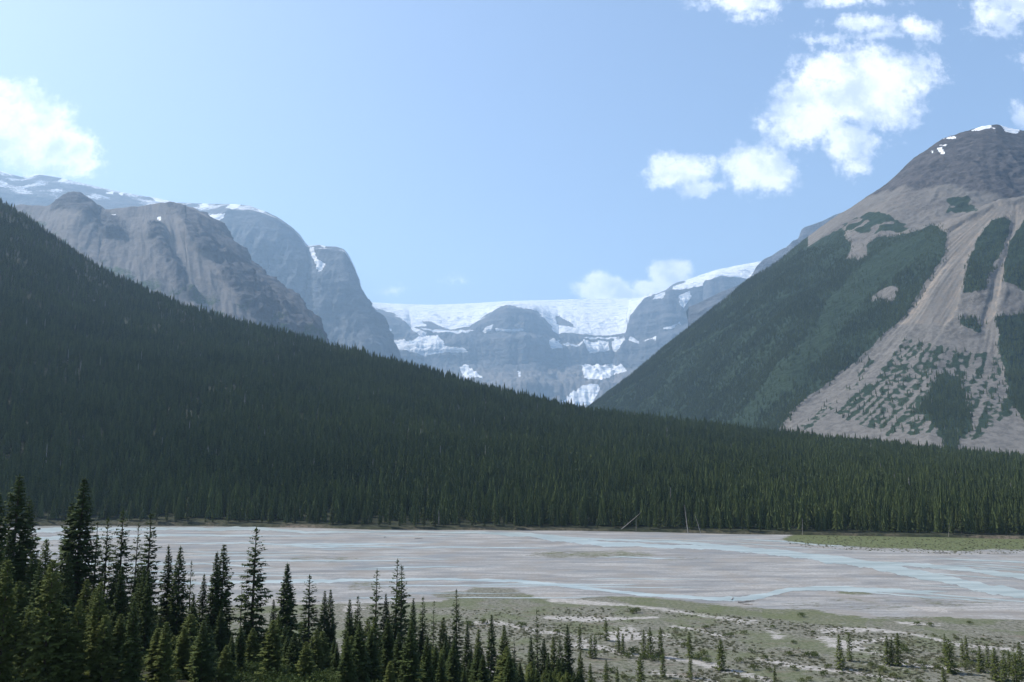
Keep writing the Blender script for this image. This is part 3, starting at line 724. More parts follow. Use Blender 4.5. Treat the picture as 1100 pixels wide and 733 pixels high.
def gn_scatter(name, Q, scl, widths, protos, label, cat, mat=None):
    n = len(Q)
    me = bpy.data.meshes.new(name)
    me.vertices.add(n); me.vertices.foreach_set('co', np.asarray(Q, np.float32).ravel())
    r = np.random.RandomState(3)
    a = me.attributes.new('sz', 'FLOAT_VECTOR', 'POINT')
    a.data.foreach_set('vector', np.stack([scl * widths, scl * widths, scl], -1).astype(np.float32).ravel())
    a = me.attributes.new('rt', 'FLOAT_VECTOR', 'POINT')
    a.data.foreach_set('vector', np.stack([r.normal(0, .03, n), r.normal(0, .03, n), r.rand(n) * 6.28], -1).astype(np.float32).ravel())
    a = me.attributes.new('pk', 'INT', 'POINT'); a.data.foreach_set('value', (r.choice(6, n, p=[.245, .245, .205, .2, .005, .10]) if len(protos) == 6 else r.randint(0, len(protos), n)).astype(np.int32))
    o = bpy.data.objects.new(name, me); C.objects.link(o)
    ng = bpy.data.node_groups.new(name + '_scatter', 'GeometryNodeTree')
    ng.interface.new_socket('Geometry', in_out='INPUT', socket_type='NodeSocketGeometry')
    ng.interface.new_socket('Geometry', in_out='OUTPUT', socket_type='NodeSocketGeometry')
    N_ = ng.nodes; L_ = ng.links
    gi = N_.new('NodeGroupInput'); go = N_.new('NodeGroupOutput')
    mp = N_.new('GeometryNodeMeshToPoints'); L_.new(gi.outputs[0], mp.inputs['Mesh'])
    iop = N_.new('GeometryNodeInstanceOnPoints'); L_.new(mp.outputs[0], iop.inputs['Points'])
    jn = N_.new('GeometryNodeJoinGeometry')
    for p in reversed(protos):
        oi = N_.new('GeometryNodeObjectInfo'); oi.inputs['Object'].default_value = p; oi.inputs['As Instance'].default_value = True
        L_.new(oi.outputs['Geometry'], jn.inputs[0])
    L_.new(jn.outputs[0], iop.inputs['Instance']); iop.inputs['Pick Instance'].default_value = True
    def na(nm, typ):
        x = N_.new('GeometryNodeInputNamedAttribute'); x.data_type = typ; x.inputs['Name'].default_value = nm
        return [q for q in x.outputs if q.enabled and q.name == 'Attribute'][0]
    L_.new(na('pk', 'INT'), iop.inputs['Instance Index'])
    er = N_.new('FunctionNodeEulerToRotation'); L_.new(na('rt', 'FLOAT_VECTOR'), er.inputs[0]); L_.new(er.outputs[0], iop.inputs['Rotation'])
    L_.new(na('sz', 'FLOAT_VECTOR'), iop.inputs['Scale'])
    L_.new(iop.outputs[0], go.inputs[0])
    m = o.modifiers.new('scatter', 'NODES'); m.node_group = ng
    tag(o, label, cat, kind='stuff')
    return o

r_ = np.random.RandomState(21)
print('forest', len(F1[0]), len(F2[0]))
gn_scatter('forest', F1[0] - [0, 0, .3], F1[1] / 15., .85 + .4 * r_.rand(len(F1[0])), FAR, 'dark conifer forest covering the ridge beyond the river', 'forest')
gn_scatter('forest', F2[0] - [0, 0, .5], F2[1] / 15., .95 + .4 * r_.rand(len(F2[0])), FAR, 'conifer forest on the flank of the brown peak', 'forest')

def tube(pts, rad, n=6):
    V, Fc = [], []
    for (p, q) in zip(pts, rad):
        for i in range(n):
            a = 2 * math.pi * i / n
            V.append((p[0] + q * math.cos(a), p[1] + q * math.sin(a), p[2]))
    for k in range(len(pts) - 1):
        for i in range(n):
            j = (i + 1) % n
            Fc.append((k * n + i, k * n + j, (k + 1) * n + j, (k + 1) * n + i))
    return V, Fc

def conifer(seed, H=16., R=2.0, nb=125, base=.06, power=.8, tuft=.42, thin=0.0, lean=.15, up=.25, wmul=1.0):
    """crown of needle sprays along drooping branches; returns crown (V,F), trunk (V,F)"""
    r = random.Random(seed)
    lx, ly = r.uniform(-lean, lean), r.uniform(-lean, lean)
    def ax(z): t = z / H; return lx * math.sin(t * 2.5), ly * math.sin(t * 2.1)
    V, Fc = [], []
    def leaf(p, d, w, L, drop):
        # flat tapering spray
        nrm = math.hypot(d[0], d[1]) + 1e-6
        sx, sy = -d[1] / nrm * w, d[0] / nrm * w
        tw = r.uniform(-.6, .6) * w
        b = len(V)
        m = (p[0] + d[0] * L * .55, p[1] + d[1] * L * .55, p[2] + d[2] * L * .55 - drop * .3)
        e = (p[0] + d[0] * L, p[1] + d[1] * L, p[2] + d[2] * L - drop)
        V.extend([p, (m[0] + sx, m[1] + sy, m[2] + tw), e, (m[0] - sx, m[1] - sy, m[2] - tw)])
        Fc.append((b, b + 1, b + 2, b + 3))
    a = r.random() * 6
    lump = [r.uniform(.72, 1.2) for _ in range(40)]
    for i in range(nb):
        t = base + (1 - base) * (i + r.random()) / nb
        t = t ** .92
        if thin and r.random() < thin * (0.4 + t): continue
        z0 = H * min(t, .985)
        a += 2.4 + r.uniform(-.5, .5)
        prof = (1 - t) ** power
        sector = int((a % 6.283) / 6.283 * 5) * 8 + int(t * 7.99)
        L = (R * prof * r.uniform(.5, 1.22) * lump[sector] + .10) * (1.0 if t > base + .1 else .7)
        ca, sa = math.cos(a), math.sin(a)
        slope0 = up * (t * 2.4 - .9)
        ox, oy = ax(z0)
        n = max(2, int(L / .20))
        for k in range(n + 1):
            s = (k + .5) / (n + .5)
            if s < .18 and L > .8: continue
            px_, py_ = ox + ca * L * s, oy + sa * L * s
            pz = z0 + L * (slope0 * s - .42 * s * (1 - .55 * s) * (1 - t))
            for sd in (-1, 1, 0):
                if sd == 0 and r.random() < .35: continue
                an = a + sd * r.uniform(.5, 1.15) + r.uniform(-.2, .2)
                ll = tuft * (1.15 - .55 * s) * r.uniform(.6, 1.45) * min(1, .28 + 2.2 * (1 - t))
                leaf((px_, py_, pz), (math.cos(an), math.sin(an), r.uniform(-.25, .2)), .085 * wmul * r.uniform(.7, 1.4) * min(1, .4 + 2.2 * (1 - t)), ll, ll * r.uniform(.0, .5) * (1 - t))
            if r.random() < .55:   # hanging twig
                leaf((px_, py_, pz), (ca * .4, sa * .4, -.7), .07 * wmul, tuft * .75 * min(1, .2 + 2 * (1 - t)), .1)
    # leader
    ox, oy = ax(H * .97)
    for k in range(7):
        an = r.random() * 6.28
        leaf((ox, oy, H * (.955 + .006 * k)), (math.cos(an) * .5, math.sin(an) * .5, .55), .05, .24, 0)
    leaf((ox, oy, H * .96), (.04, .02, 1.), .06, H * .055, 0)
    zs = [0, .12, .3, .5, .7, .88, .985]
    tr = tube([(*ax(H * q), H * q - (.6 if q == 0 else 0)) for q in zs], [.011 * H * (1.15 - q) for q in zs], 7)
    return (V, Fc), tr

def dead_tree(seed, H=14., nb=34, Lb=1.1):
    r = random.Random(seed)
    V, Fc = tube([(math.sin(q * 2) * .2, 0, H * q - (.5 if q == 0 else 0)) for q in (0, .3, .6, .85, 1)], [.17, .14, .1, .06, .015], 6)
    TV, TF = [], []
    for i in range(nb):
        t = r.uniform(.2, .97); z = H * t; a = r.random() * 6.28; L = Lb * (1.15 - t) * r.uniform(.4, 1.2)
        x0 = math.sin(t * 2) * .2
        dx, dy, dz = math.cos(a) * L, math.sin(a) * L, r.uniform(-.35, .15) * L
        b = len(TV); w = .028
        for (qx, qy, qz, ww) in ((x0, 0, z, w), (x0 + dx * .6, dy * .6, z + dz * .4, w * .7), (x0 + dx, dy, z + dz, w * .25)):
            for k in range(3):
                an = 2.09 * k
                TV.append((qx - math.sin(a) * ww * math.cos(an), qy + math.cos(a) * ww * math.cos(an), qz + ww * math.sin(an)))
        for s in range(2):
            for k in range(3):
                j = (k + 1) % 3; TF.append((b + s * 3 + k, b + s * 3 + j, b + s * 3 + 3 + j, b + s * 3 + 3 + k))
    return (V, Fc), (TV, TF)

PROTO = {}
def add_proto(key, H, mat, **kw):
    (cv, cf), (tv, tf) = conifer(H=H, **kw)
    oc = mesh('crown', cv, cf, mat, smooth=False, link=False); ot = mesh('trunk', tv, tf, M_bark, link=False)
    PROTO[key] = (oc, ot, H)
add_proto('s0', 16, M_spruce, seed=1, R=2.2, nb=250, thin=.0, tuft=.6, wmul=1.9)
add_proto('s1', 16, M_spruce, seed=2, R=1.95, nb=235, thin=.08, tuft=.58, wmul=1.8)
add_proto('s2', 16, M_spruce, seed=3, R=2.6, nb=270, power=.95, tuft=.62, wmul=2.0)
add_proto('s3', 16, M_spruce, seed=4, R=1.6, nb=210, power=.6, thin=.18, tuft=.52, wmul=1.6)      # slim, ragged
add_proto('s4', 16, M_spruce, seed=5, R=1.35, nb=165, power=.5, thin=.38, tuft=.48, wmul=1.5)     # gappy
add_proto('s5', 16, M_spruce, seed=8, R=2.0, nb=240, power=.7, thin=.05, tuft=.6, wmul=1.9)
add_proto('p0', 12, M_pine, seed=6, R=2.2, nb=190, power=.7, up=.5, tuft=.6, base=.04, wmul=1.9)
add_proto('p1', 12, M_pine, seed=7, R=1.8, nb=180, power=.65, up=.45, tuft=.56, base=.04, wmul=1.9)
add_proto('y0', 5, M_pine, seed=9, R=.95, nb=80, power=.7, up=.4, tuft=.34, base=.03, wmul=1.2)
add_proto('y1', 5, M_pine, seed=10, R=.75, nb=70, power=.8, up=.4, tuft=.32, base=.03, wmul=1.2)
add_proto('y2', 5, M_pine, seed=12, R=1.35, nb=105, power=.6, up=.5, tuft=.38, base=.02, wmul=1.3)
# river-bank trees: lighter meshes
for i_, (R_, th_) in enumerate([(1.9, 0), (1.5, .1), (2.2, 0)]):
    (cv, cf), (tv, tf) = conifer(seed=30 + i_, H=16, R=R_, nb=62, tuft=.95, wmul=3.4, thin=th_, base=.12)
    PROTO['b%d' % i_] = (mesh('crown', cv, cf, M_far, smooth=False, link=False), mesh('trunk', tv, tf, M_bark, link=False), 16)

def plant(key, X, Y, h, w, label, name='spruce_tree', group=None, zoff=-.25, cat='tree', rz=None, z=None):
    oc, ot, H = PROTO[key]
    e = bpy.data.objects.new(name, None); C.objects.link(e)
    e.empty_display_size = .5
    e.location = (X, Y, (float(gz(X, Y)) if z is None else z) + zoff)
    e.rotation_euler = (random.uniform(-.015, .015), random.uniform(-.015, .015), random.random() * 6.28 if rz is None else rz)
    s = h / H
    e.scale = (s * w, s * w, s)
    for p in (ot, oc):
        c = p.copy(); C.objects.link(c); c.parent = e
    tag(e, label, cat, group)
    return e

# ---- near stand: the trees whose tops stand out
G1 = 'tall spruces of the near stand'
TOPT = [
    (17.5, 510, 100, 's5', 1.1, 'tall dark spruce at the left end of the near stand'),
    (2, 528, 96, 's0', 1.1, 'dark spruce cut by the left edge of the view, beside the tallest left spruce'),
    (30, 536, 108, 's1', 1.0, 'dark spruce just right of the tallest tree at the left end'),
    (52, 579, 125, 'p1', .9, 'short spruce in the gap between the first two tall clumps'),
    (75, 539, 118, 's1', 1.05, 'broad spruce touching the left side of the tall pointed spruce'),
    (89, 513, 112, 's0', 1.15, 'tallest pointed spruce of the near stand, rising above the far bank line'),
    (105, 560, 122, 's4', .95, 'gappy thin spruce right of the tallest pointed spruce'),
    (117, 556, 118, 's3', .85, 'slim ragged spruce with see-through crown, before the narrow column spruce'),
    (133, 548, 116, 's3', 1.05, 'narrow column-shaped spruce with dense dark top, third tall peak from the left'),
    (148, 562, 122, 's4', .8, 'sparse twiggy spruce between the column spruce and its right neighbour'),
    (161, 551, 114, 's3', 1.0, 'slender spruce with a bare lower side, right of the sparse twiggy one'),
    (184, 586, 118, 's1', .9, 'dark spruce forming the left half of a pair against the gravel'),
    (194.5, 587, 116, 's5', .95, 'dark spruce forming the right half of a pair against the gravel'),
    (206, 603, 124, 's4', .8, 'thin spire behind the right shoulder of the paired spruces'),
    (219, 617, 120, 's1', .9, 'shorter spruce left of the double-topped clump'),
    (233, 593, 116, 's0', .85, 'left spruce of the double-topped dark clump'),
    (242, 584, 118, 's5', .95, 'right and taller spruce of the double-topped dark clump'),
    (275, 567, 120, 's3', 1.25, 'lone tall spruce standing clear against the river, its crown feathery'),
    (293.5, 644, 128, 's1', .9, 'low spruce between the lone feathery spruce and the broad cone'),
    (309.5, 605, 128, 's2', 1.05, 'broad cone-shaped dark spruce right of the lone feathery spruce'),
    (334, 618, 132, 's3', 1.3, 'dark ragged spruce right of the broad cone-shaped one'),
    (350, 634, 134, 's1', .85, 'left spruce of a close twin pair below the winding thread of water'),
    (356, 633, 135, 's5', .75, 'right spruce of a close twin pair below the winding thread of water'),
    (375, 644, 136, 's5', .85, 'greenish spruce right of the twin pair'),
    (385.5, 640, 138, 's3', 1.0, 'thin pointed spruce before the gappy spire'),
    (404, 612, 140, 's4', 1.05, 'gappy spire with bare patches left of the tallest central spires'),
    (416, 638, 139, 's1', .85, 'full spruce standing between the gappy spire and the central pair'),
    (425, 601, 141, 's4', .95, 'tallest central spire, thin and nearly bare at the top'),
    (431, 607, 140, 's3', .95, 'dark spire pressed against the tallest central one'),
    (443.5, 642, 143, 's1', .8, 'spruce directly right of the dark central spire'),
    (455, 641, 144, 's3', .9, 'pale ragged spruce two places right of the dark central spire'),
    (465.5, 645, 146, 's4', .7, 'needle-thin spire between ragged spruces'),
    (476, 663, 146, 'p1', .9, 'light green spruce left of the solitary black spire'),
    (491, 633, 146, 's3', .75, 'solitary narrow black spire standing out over the meadow'),
    (502, 668, 148, 's1', .8, 'short spruce right of the solitary black spire'),
    (513, 676, 149, 'p1', .75, 'small light green conifer before the two-peaked spruce group'),
    (527, 660, 150, 's1', .85, 'dark spruce, highest of the group on the meadow edge'),
    (542, 673, 151, 'p1', .9, 'leafier light spruce right of the highest meadow-edge spruce'),
    (553, 684, 151, 's4', .8, 'thin small spire among light green meadow-edge trees'),
    (570, 682, 153, 's1', .8, 'short dark spruce left of the needle-like spire'),
    (577, 655, 154, 's4', .75, 'needle-like tall spire near the right end of the near stand'),
    (585, 686, 154, 'p1', .85, 'short bright conifer right of the needle-like spire'),
    (594, 684, 155, 'p1', .75, 'narrow bright conifer, second right of the needle-like spire'),
    (602, 677, 156, 's3', .75, 'slim conifer left of the last dark spruce'),
    (609.5, 671, 154, 's1', .95, 'last dark spruce at the right end of the near stand'),
    (623, 700, 152, 'p0', .7, 'small bright conifer just right of the last dark spruce'),
]
for (px_, py_, Y_, key, w, lab) in TOPT:
    X, _, Zt = at(px_, py_, Y_)
    zg = float(gz(float(X), Y_))
    plant(key, float(X), Y_, float(Zt) - zg + .25, w * 1.12, lab, group=G1)

# ---- the crowd of lower trees between and before them
ENV = [(-60, 560), (0, 556), (40, 575), (60, 592), (90, 585), (120, 598), (170, 610), (200, 630), (225, 640), (250, 652), (262, 668), (285, 668), (300, 655), (340, 655), (380, 660), (450, 662), (480, 678), (520, 684), (560, 695), (600, 700), (630, 722), (650, 760)]
G2 = 'lower trees filling the near stand'
placed = []; NF = [0, 0]
tries = 0
while (NF[0] < 160 or NF[1] < 150) and tries < 90000:
    tries += 1
    px_ = random.uniform(-60, 640)
    Y_ = random.uniform(72, 160)
    X = (px_ - CX) / F * CA * Y_ * .985
    if Y_ > foot(X) + 2: continue
    zg = float(gz(X, Y_))
    env = interp(px_, ENV)
    tp = random.uniform(env, 752)
    h = float(at(px_, tp, Y_)[2]) - zg
    if not 3.5 < h < 16.5: continue
    if any((X - a) ** 2 + (Y_ - b) ** 2 < 1.35 ** 2 for a, b in placed): continue
    bright = random.random() < (.12 if tp < env + 35 else .55)
    if NF[bright] >= (160, 150)[bright]: continue
    NF[bright] += 1
    placed.append((X, Y_))
    key = random.choice(['p0', 'p1']) if bright else random.choice(['s0', 's1', 's2', 's5', 's5'])
    lab = ('bright green young conifer low in the near stand, overtopped by darker spruces' if bright else 'dark spruce crowded low in the near stand, overtopped by its neighbours')
    plant(key, X, Y_, h, random.uniform(.9, 1.25) * (1.4 if h < 7 else 1), lab, 'young_conifer' if bright else 'spruce_tree', G2 + (' in bright green' if bright else ' in dark green'))
print('fill', len(placed), tries)

# ---- small meadow trees
MEAD = [
    (651, 664, 678, 'y0', 'small dark conifer standing alone at the back of the meadow'),
    (622.5, 671, 687, 'y1', 'thin young conifer just behind the last dark spruce'),
    (664, 674, 690, 'y1', 'taller of two young conifers side by side right of the lone dark one'),
    (669, 681, 691, 'y0', 'shorter of two young conifers side by side right of the lone dark one'),
    (691, 677, 692, 'y0', 'left tree of a bright trio in mid meadow'),
    (698, 674, 694, 'y0', 'middle and densest tree of a bright trio in mid meadow'),
    (709.6, 674, 695, 'y1', 'right and thinnest tree of a bright trio in mid meadow'),
    (740.5, 679, 695, 'y0', 'young conifer rising from a shrub clump in mid meadow'),
    (774, 688, 707, 'y2', 'bushy cone-shaped young conifer beside pale gravel in mid meadow'),
    (687.5, 702, 734, 'y0', 'largest young conifer low in the meadow, at the lower frame edge'),
    (711.5, 702, 715, 'y0', 'small conifer right of the largest low meadow tree'),
    (639, 681, 696, 'y1', 'thin conifer on the pale silt beside the near stand'),
    (634.5, 683, 696, 'y1', 'left twin of a thin pair on the pale silt beside the near stand'),
    (651, 709, 731, 'y0', 'young conifer between the near stand and the largest low meadow tree'),
    (663, 717, 733, 'y1', 'small conifer touching the lower frame edge'),
    (634, 713, 735, 'y0', 'young dark conifer at the foot of the near stand'),
    (901, 682, 706, 'y0', 'dark narrow conifer beside pale gravel in the right meadow'),
    (911.4, 680, 698, 'y1', 'thin conifer just behind the dark narrow one in the right meadow'),
    (952, 683, 702, 'y0', 'left tree of the three-tree clump in the right meadow'),
    (957.5, 684, 702, 'y1', 'middle tree of the three-tree clump in the right meadow'),
    (963.6, 680, 703, 'y0', 'right and tallest tree of the three-tree clump in the right meadow'),
    (1014.4, 681, 693, 'y1', 'small conifer behind the full bushy one near the curved track'),
    (1019, 687, 710, 'y2', 'full bushy conifer below the curved gravel track'),
    (1033, 687, 697, 'y1', 'tiny conifer on the edge of the curved gravel track'),
    (1036.5, 683, 698, 'y1', 'thin sapling on the edge of the curved gravel track'),
    (1052, 696, 709, 'y2', 'low rounded conifer left of the far right group'),
    (1060, 692, 705, 'y1', 'slim dark conifer behind the far right group'),
    (1067.6, 697, 717, 'y2', 'wide yellow-green conifer, biggest of the far right group'),
    (1077, 702, 722, 'y0', 'conifer leaning on the wide yellow-green one'),
    (1082.6, 698, 711, 'y1', 'slim conifer behind the far right group, nearer the edge'),
    (1090, 702, 721, 'y2', 'bright conifer near the right frame edge'),
    (1095, 690, 714, 'y0', 'tallest thin conifer at the right frame edge'),
    (1013, 716, 728, 'y0', 'small dark conifer alone low in the right meadow'),
    (944, 721, 735, 'y1', 'thin conifer at the lower frame edge in the right meadow'),
    (741, 703, 715, 'y1', 'faint sapling among the silt patches of mid meadow'),
    (832, 716, 724, 'y1', 'tiny sapling low between mid and right meadow'),
]
for (px_, t_, b_, key, lab) in MEAD:
    Y_ = float(H0 * F / (b_ - HZ)) * .997
    X, _, Zt = at(px_, t_, Y_)
    zg = float(gz(float(X), Y_))
    h = float(Zt) - zg
    plant(key, float(X), Y_, h + .1, 0.95 if key != 'y2' else .9, lab, 'young_conifer', 'young conifers dotted over the meadow', -.08)

# ---- front row along the far bank
n = 0
for px_ in np.linspace(-15, 1115, 92):
    px_ = px_ + random.uniform(-4, 4)
    Yb = float(np.interp(px_, Hpx, HYb)) + random.uniform(2.5, 7.5)
    X = (px_ - CX) / F * CA * Yb
    h = random.uniform(11, 17.5) if random.random() < .8 else random.uniform(7, 10)
    plant('b%d' % random.randrange(3), X, Yb, h, random.uniform(.8, 1.15), 'dark spruce in the front row of the forest along the far river bank', group='front row of spruces on the far bank', z=1.25, zoff=-.5)

# ---- dead trees
DV, DT = dead_tree(3)
D1 = mesh('dead_tree', DV[0] + DT[0], DV[1] + [tuple(i + len(DV[0]) for i in f) for f in DT[1]], M_dead, smooth=False, link=False)
def snag(px_, Y_, py_top, lab, lean=(0, 0), z=None, w=1.):
    X, _, Zt = at(px_, py_top, Y_); zg = float(gz(float(X), Y_)) if z is None else z
    e = D1.copy(); C.objects.link(e); e.name = 'dead_tree'
    e.location = (float(X), Y_, zg - .2); s = (float(Zt) - zg) / 14 / max(math.cos(lean[1]), .3); e.scale = (s * w, s * w, s)
    e.rotation_euler = (lean[0], lean[1], random.uniform(-.4, .4))
    tag(e, lab, 'dead tree', 'bare dead trees')
snag(259, 122, 624, 'bare grey dead spruce left of the lone feathery spruce')
snag(667, 490, 549, 'grey dead trunk leaning far over against the far bank forest', (0, .85), 1.3, 1.3)
snag(738, 472, 541, 'pale bare trunk standing against the far bank forest', (0, -.12), 1.3, 1.3)
snag(752, 470, 552, 'shorter pale bare trunk, right of the first on the far bank', (0, -.3), 1.3, 1.3)
snag(683, 483, 556, 'short upright grey snag beside the leaning dead trunk', (0, 0), 1.3, 1.3)
snag(861, 461, 556, 'pale snag before the far forest where the green bank begins', (0, .05), 1.3, 1.2)
snag(1018, 452, 562, 'short pale snag above the green bank', (0, .1), 1.3, 1.2)
snag(94, 520, 545, 'pale snag behind the tallest pointed spruce, on the far bank', (0, .1), 1.3, 1.2)

# ---- shrubs
def shrub_mesh(seed, R=1.0, n=260, link=False, name='shrub'):
    r = random.Random(seed); V, Fc = [], []
    lobes = [(r.uniform(-.5, .5), r.uniform(-.5, .5), r.uniform(.3, .65), r.uniform(.35, .6)) for _ in range(6)]
    for _ in range(n):
        lx, ly, lz, lr = r.choice(lobes)
        a, b = r.random() * 6.28, math.acos(r.uniform(-.3, 1)); q = lr * r.uniform(.6, 1.1)
        p = (R * (lx + q * math.sin(b) * math.cos(a)), R * (ly + q * math.sin(b) * math.sin(a)), max(0.02, R * (lz + q * math.cos(b))))
        s = .11 * R; k = len(V)
        for j in range(4):
            V.append((p[0] + r.uniform(-s, s), p[1] + r.uniform(-s, s), p[2] + r.uniform(-s, s) * 1.3))
        Fc.append((k, k + 1, k + 2, k + 3))
    return mesh(name, V, Fc, M_shrub if name == 'shrub' else M_spruce, smooth=False, link=link)
SH = [shrub_mesh(50 + i, n=200) for i in range(3)]
spots = [(678, 651, 1.6), (684, 650, 1.8), (862, 655, 1.5), (831, 666, 1.2), (681, 691, 1.9), (676, 696, 1.5), (700, 699, 1.8), (690, 697, 1.4), (736, 685, 1.6), (748, 697, 1.7), (755, 693, 1.5), (760, 700, 1.4), (774, 728, 1.9), (970, 687, 1.7), (974, 691, 1.4), (845, 693, 1.3), (870, 695, 1.5), (876, 693, 1.2), (852, 708, 1.3), (890, 706, 1.2), (947, 709, 1.4), (938, 705, 1.1), (1010, 699, 1.4), (1036, 706, 1.4), (1042, 703, 1.3), (828, 709, 1.1), (893, 726, 1.4), (960, 716, 1.3), (990, 703, 1.2), (812, 708, 1.5), (820, 697, 1.2), (806, 690, 1.2), (795, 700, 1.3), (725, 668, 1.1), (757, 666, 1.2), (800, 672, 1.2), (560, 664, 1.5), (505, 664, 1.8), (517, 661, 1.6), (598, 671, 1.2), (655, 712, 1.3), (672, 720, 1.2), (730, 724, 1.2), (800, 722, 1.3), (1078, 692, 1.2), (1092, 728, 1.4), (1060, 726, 1.1), (1000, 664, 1.2), (1042, 662, 1.1), (985, 663, 1.3)]
r2 = random.Random(77)
for i in range(60):
    spots.append((r2.uniform(640, 1110), r2.uniform(668, 740), r2.uniform(.6, 1.25)))
for (px_, py_, R_) in spots:
    Y_ = H0 * F / (py_ - HZ); X = float(at(px_, py_, Y_)[0])
    c = SH[r2.randrange(3)].copy(); C.objects.link(c); c.name = 'shrub'
    c.location = (X, Y_, float(gz(X, Y_)) - .05); c.rotation_euler.z = r2.random() * 6.28
    c.scale = (R_ * 1.05, R_ * 1.05, R_ * .85)
    tag(c, 'low rounded green willow shrub growing on the olive meadow', 'shrub', 'willow shrubs scattered over the meadow')

M_tuft = mat_foliage('meadow_tufts', (0.10, 0.108, 0.060), (0.165, 0.165, 0.105), .3, .05)
# ---- ground cover tufts on the meadow and the green bank
TU = []
for i in range(3):
    r = random.Random(90 + i); V, Fc = [], []
    for _ in range(26):
        a = r.random() * 6.28; q = r.uniform(0, .5); L = r.uniform(.15, .5); x, y = q * math.cos(a), q * math.sin(a); k = len(V)
        dx, dy = r.uniform(-.3, .3), r.uniform(-.3, .3)
        V += [(x - .09, y, 0), (x + .09, y + .05, 0), (x + dx + .03, y + dy, L), (x + dx - .05, y + dy, L * .8)]; Fc.append((k, k + 1, k + 2, k + 3))
    TU.append(mesh('tuft', V, Fc, M_tuft, smooth=False, link=False))
rr = np.random.RandomState(44)
n = 26000
qpx = rr.uniform(430, 1120, n); qpy = 640 + 105 * rr.rand(n) ** .9
Yq = H0 * F / (qpy - HZ); Xq = at(qpx, qpy, Yq)[0]
nz = fbm(Xq * .035, Yq * .05, 11., 4)
top = np.interp(qpx, [430, 605, 692, 778, 931, 1100], [648, 646, 643, 653, 666, 667])
k1 = (nz + rr.uniform(-.3, .3, n) > .12) & (qpy > top) & (gz(Xq, Yq) < 1.5)
gpx = rr.uniform(838, 1180, 6000); gpy = rr.uniform(573, 592, 6000)
Yg = H0 * F / (gpy - HZ); Xg = at(gpx, gpy, Yg)[0]
kg = (rr.rand(6000) < .3) & (gpy < np.interp(gpx, [838, 870, 930, 1031, 1100, 1180], [581, 585, 588, 592, 590, 592])) & (gpy > np.interp(gpx, [838, 870, 1100], [581, 573, 577]))
QQ = np.concatenate([np.stack([Xq, Yq, gz(Xq, Yq)], -1)[k1], np.stack([Xg, Yg, gz(Xg, Yg)], -1)[kg]])
sc_ = np.concatenate([rr.uniform(.25, .85, k1.sum()), rr.uniform(.3, .9, kg.sum())])
print('tufts', len(QQ))
gn_scatter('ground_cover', QQ, sc_, np.full(len(QQ), 1.2), TU, 'low green and olive tufts covering the meadow', 'ground cover')

ux = rr.uniform(-95, 26, 9000); uy = rr.uniform(60, 215, 9000)
ku = (uy < foot(ux) + 4) & (fbm(ux * .06, uy * .06, 4., 3) > -.12)
UG = [shrub_mesh(70 + i, n=110, name='undergrowth_bush') for i in range(2)]
gn_scatter('undergrowth', np.stack([ux, uy, gz(ux, uy) - .1], -1)[ku], rr.uniform(.5, 1.6, ku.sum()), np.full(ku.sum(), 1.15), UG, 'dark leafy undergrowth between the near spruces', 'undergrowth')

# ---- driftwood on the flats
def log_mesh(seed):
    r = random.Random(seed)
    V, Fc = tube([(0, 0, 0), (.1, 0, 2), (0, .1, 4.2), (.15, 0, 6)], [.28, .24, .17, .08], 7)
    b = len(V)
    v2, f2 = tube([(.05, 0, 3), (.5, .2, 3.7), (.9, .3, 4.1)], [.09, .06, .03], 5)
    V += v2; Fc += [tuple(i + b for i in f) for f in f2]
    return mesh('driftwood', V, Fc, M_dead, link=False)
LG = log_mesh(1)
for (px_, py_, rz, s, lab) in [(793, 640.5, .3, 1., 'bleached drift log on gravel at the edge of the green meadow'), (786, 638, 1.2, .7, 'short drift log lying just beyond the longer bleached one'), (446, 576, .6, .8, 'dark drift log alone on the far gravel'), (413, 574.5, 1.5, .6, 'small drift snag left of the dark log on the far gravel'), (808, 643, 2.6, .8, 'drift log lying toward the stony shore'), (1004, 590.5, .1, 1.1, 'log stranded below the cut green bank')]:
    Y_ = H0 * F / (py_ - HZ); X = float(at(px_, py_, Y_)[0])
    c = LG.copy(); C.objects.link(c); c.name = 'driftwood'; c.location = (X, Y_, float(gz(X, Y_)) + .15); c.rotation_euler = (0, math.radians(88), rz); c.scale = (s, s, s)
    tag(c, lab, 'driftwood', 'drift logs stranded on the flats')

# ------------------------------------------------------------------ haze
def box(name, lo, hi, m):
    V = [(x, y, z) for z in (lo[2], hi[2]) for y in (lo[1], hi[1]) for x in (lo[0], hi[0])]
    Fc = [(0, 2, 3, 1), (4, 5, 7, 6), (0, 1, 5, 4), (2, 6, 7, 3), (0, 4, 6, 2), (1, 3, 7, 5)]
    return mesh(name, V, Fc, m, smooth=False)
mh = bpy.data.materials.new('haze_air'); mh.use_nodes = True
t = mh.node_tree; t.nodes.clear()
out = t.nodes.new('ShaderNodeOutputMaterial'); pv = t.nodes.new('ShaderNodeVolumePrincipled')
pv.inputs['Color'].default_value = (0.50, 0.74, 1.0, 1); pv.inputs['Density'].default_value = 5.4e-5; pv.inputs['Anisotropy'].default_value = .25
t.links.new(pv.outputs[0], out.inputs['Volume'])
hz = box('haze', (-12500, -700, -140), (12500, 22500, 4700), mh)
tag(hz, 'thin blue summer haze filling the valley air', 'haze', kind='stuff')

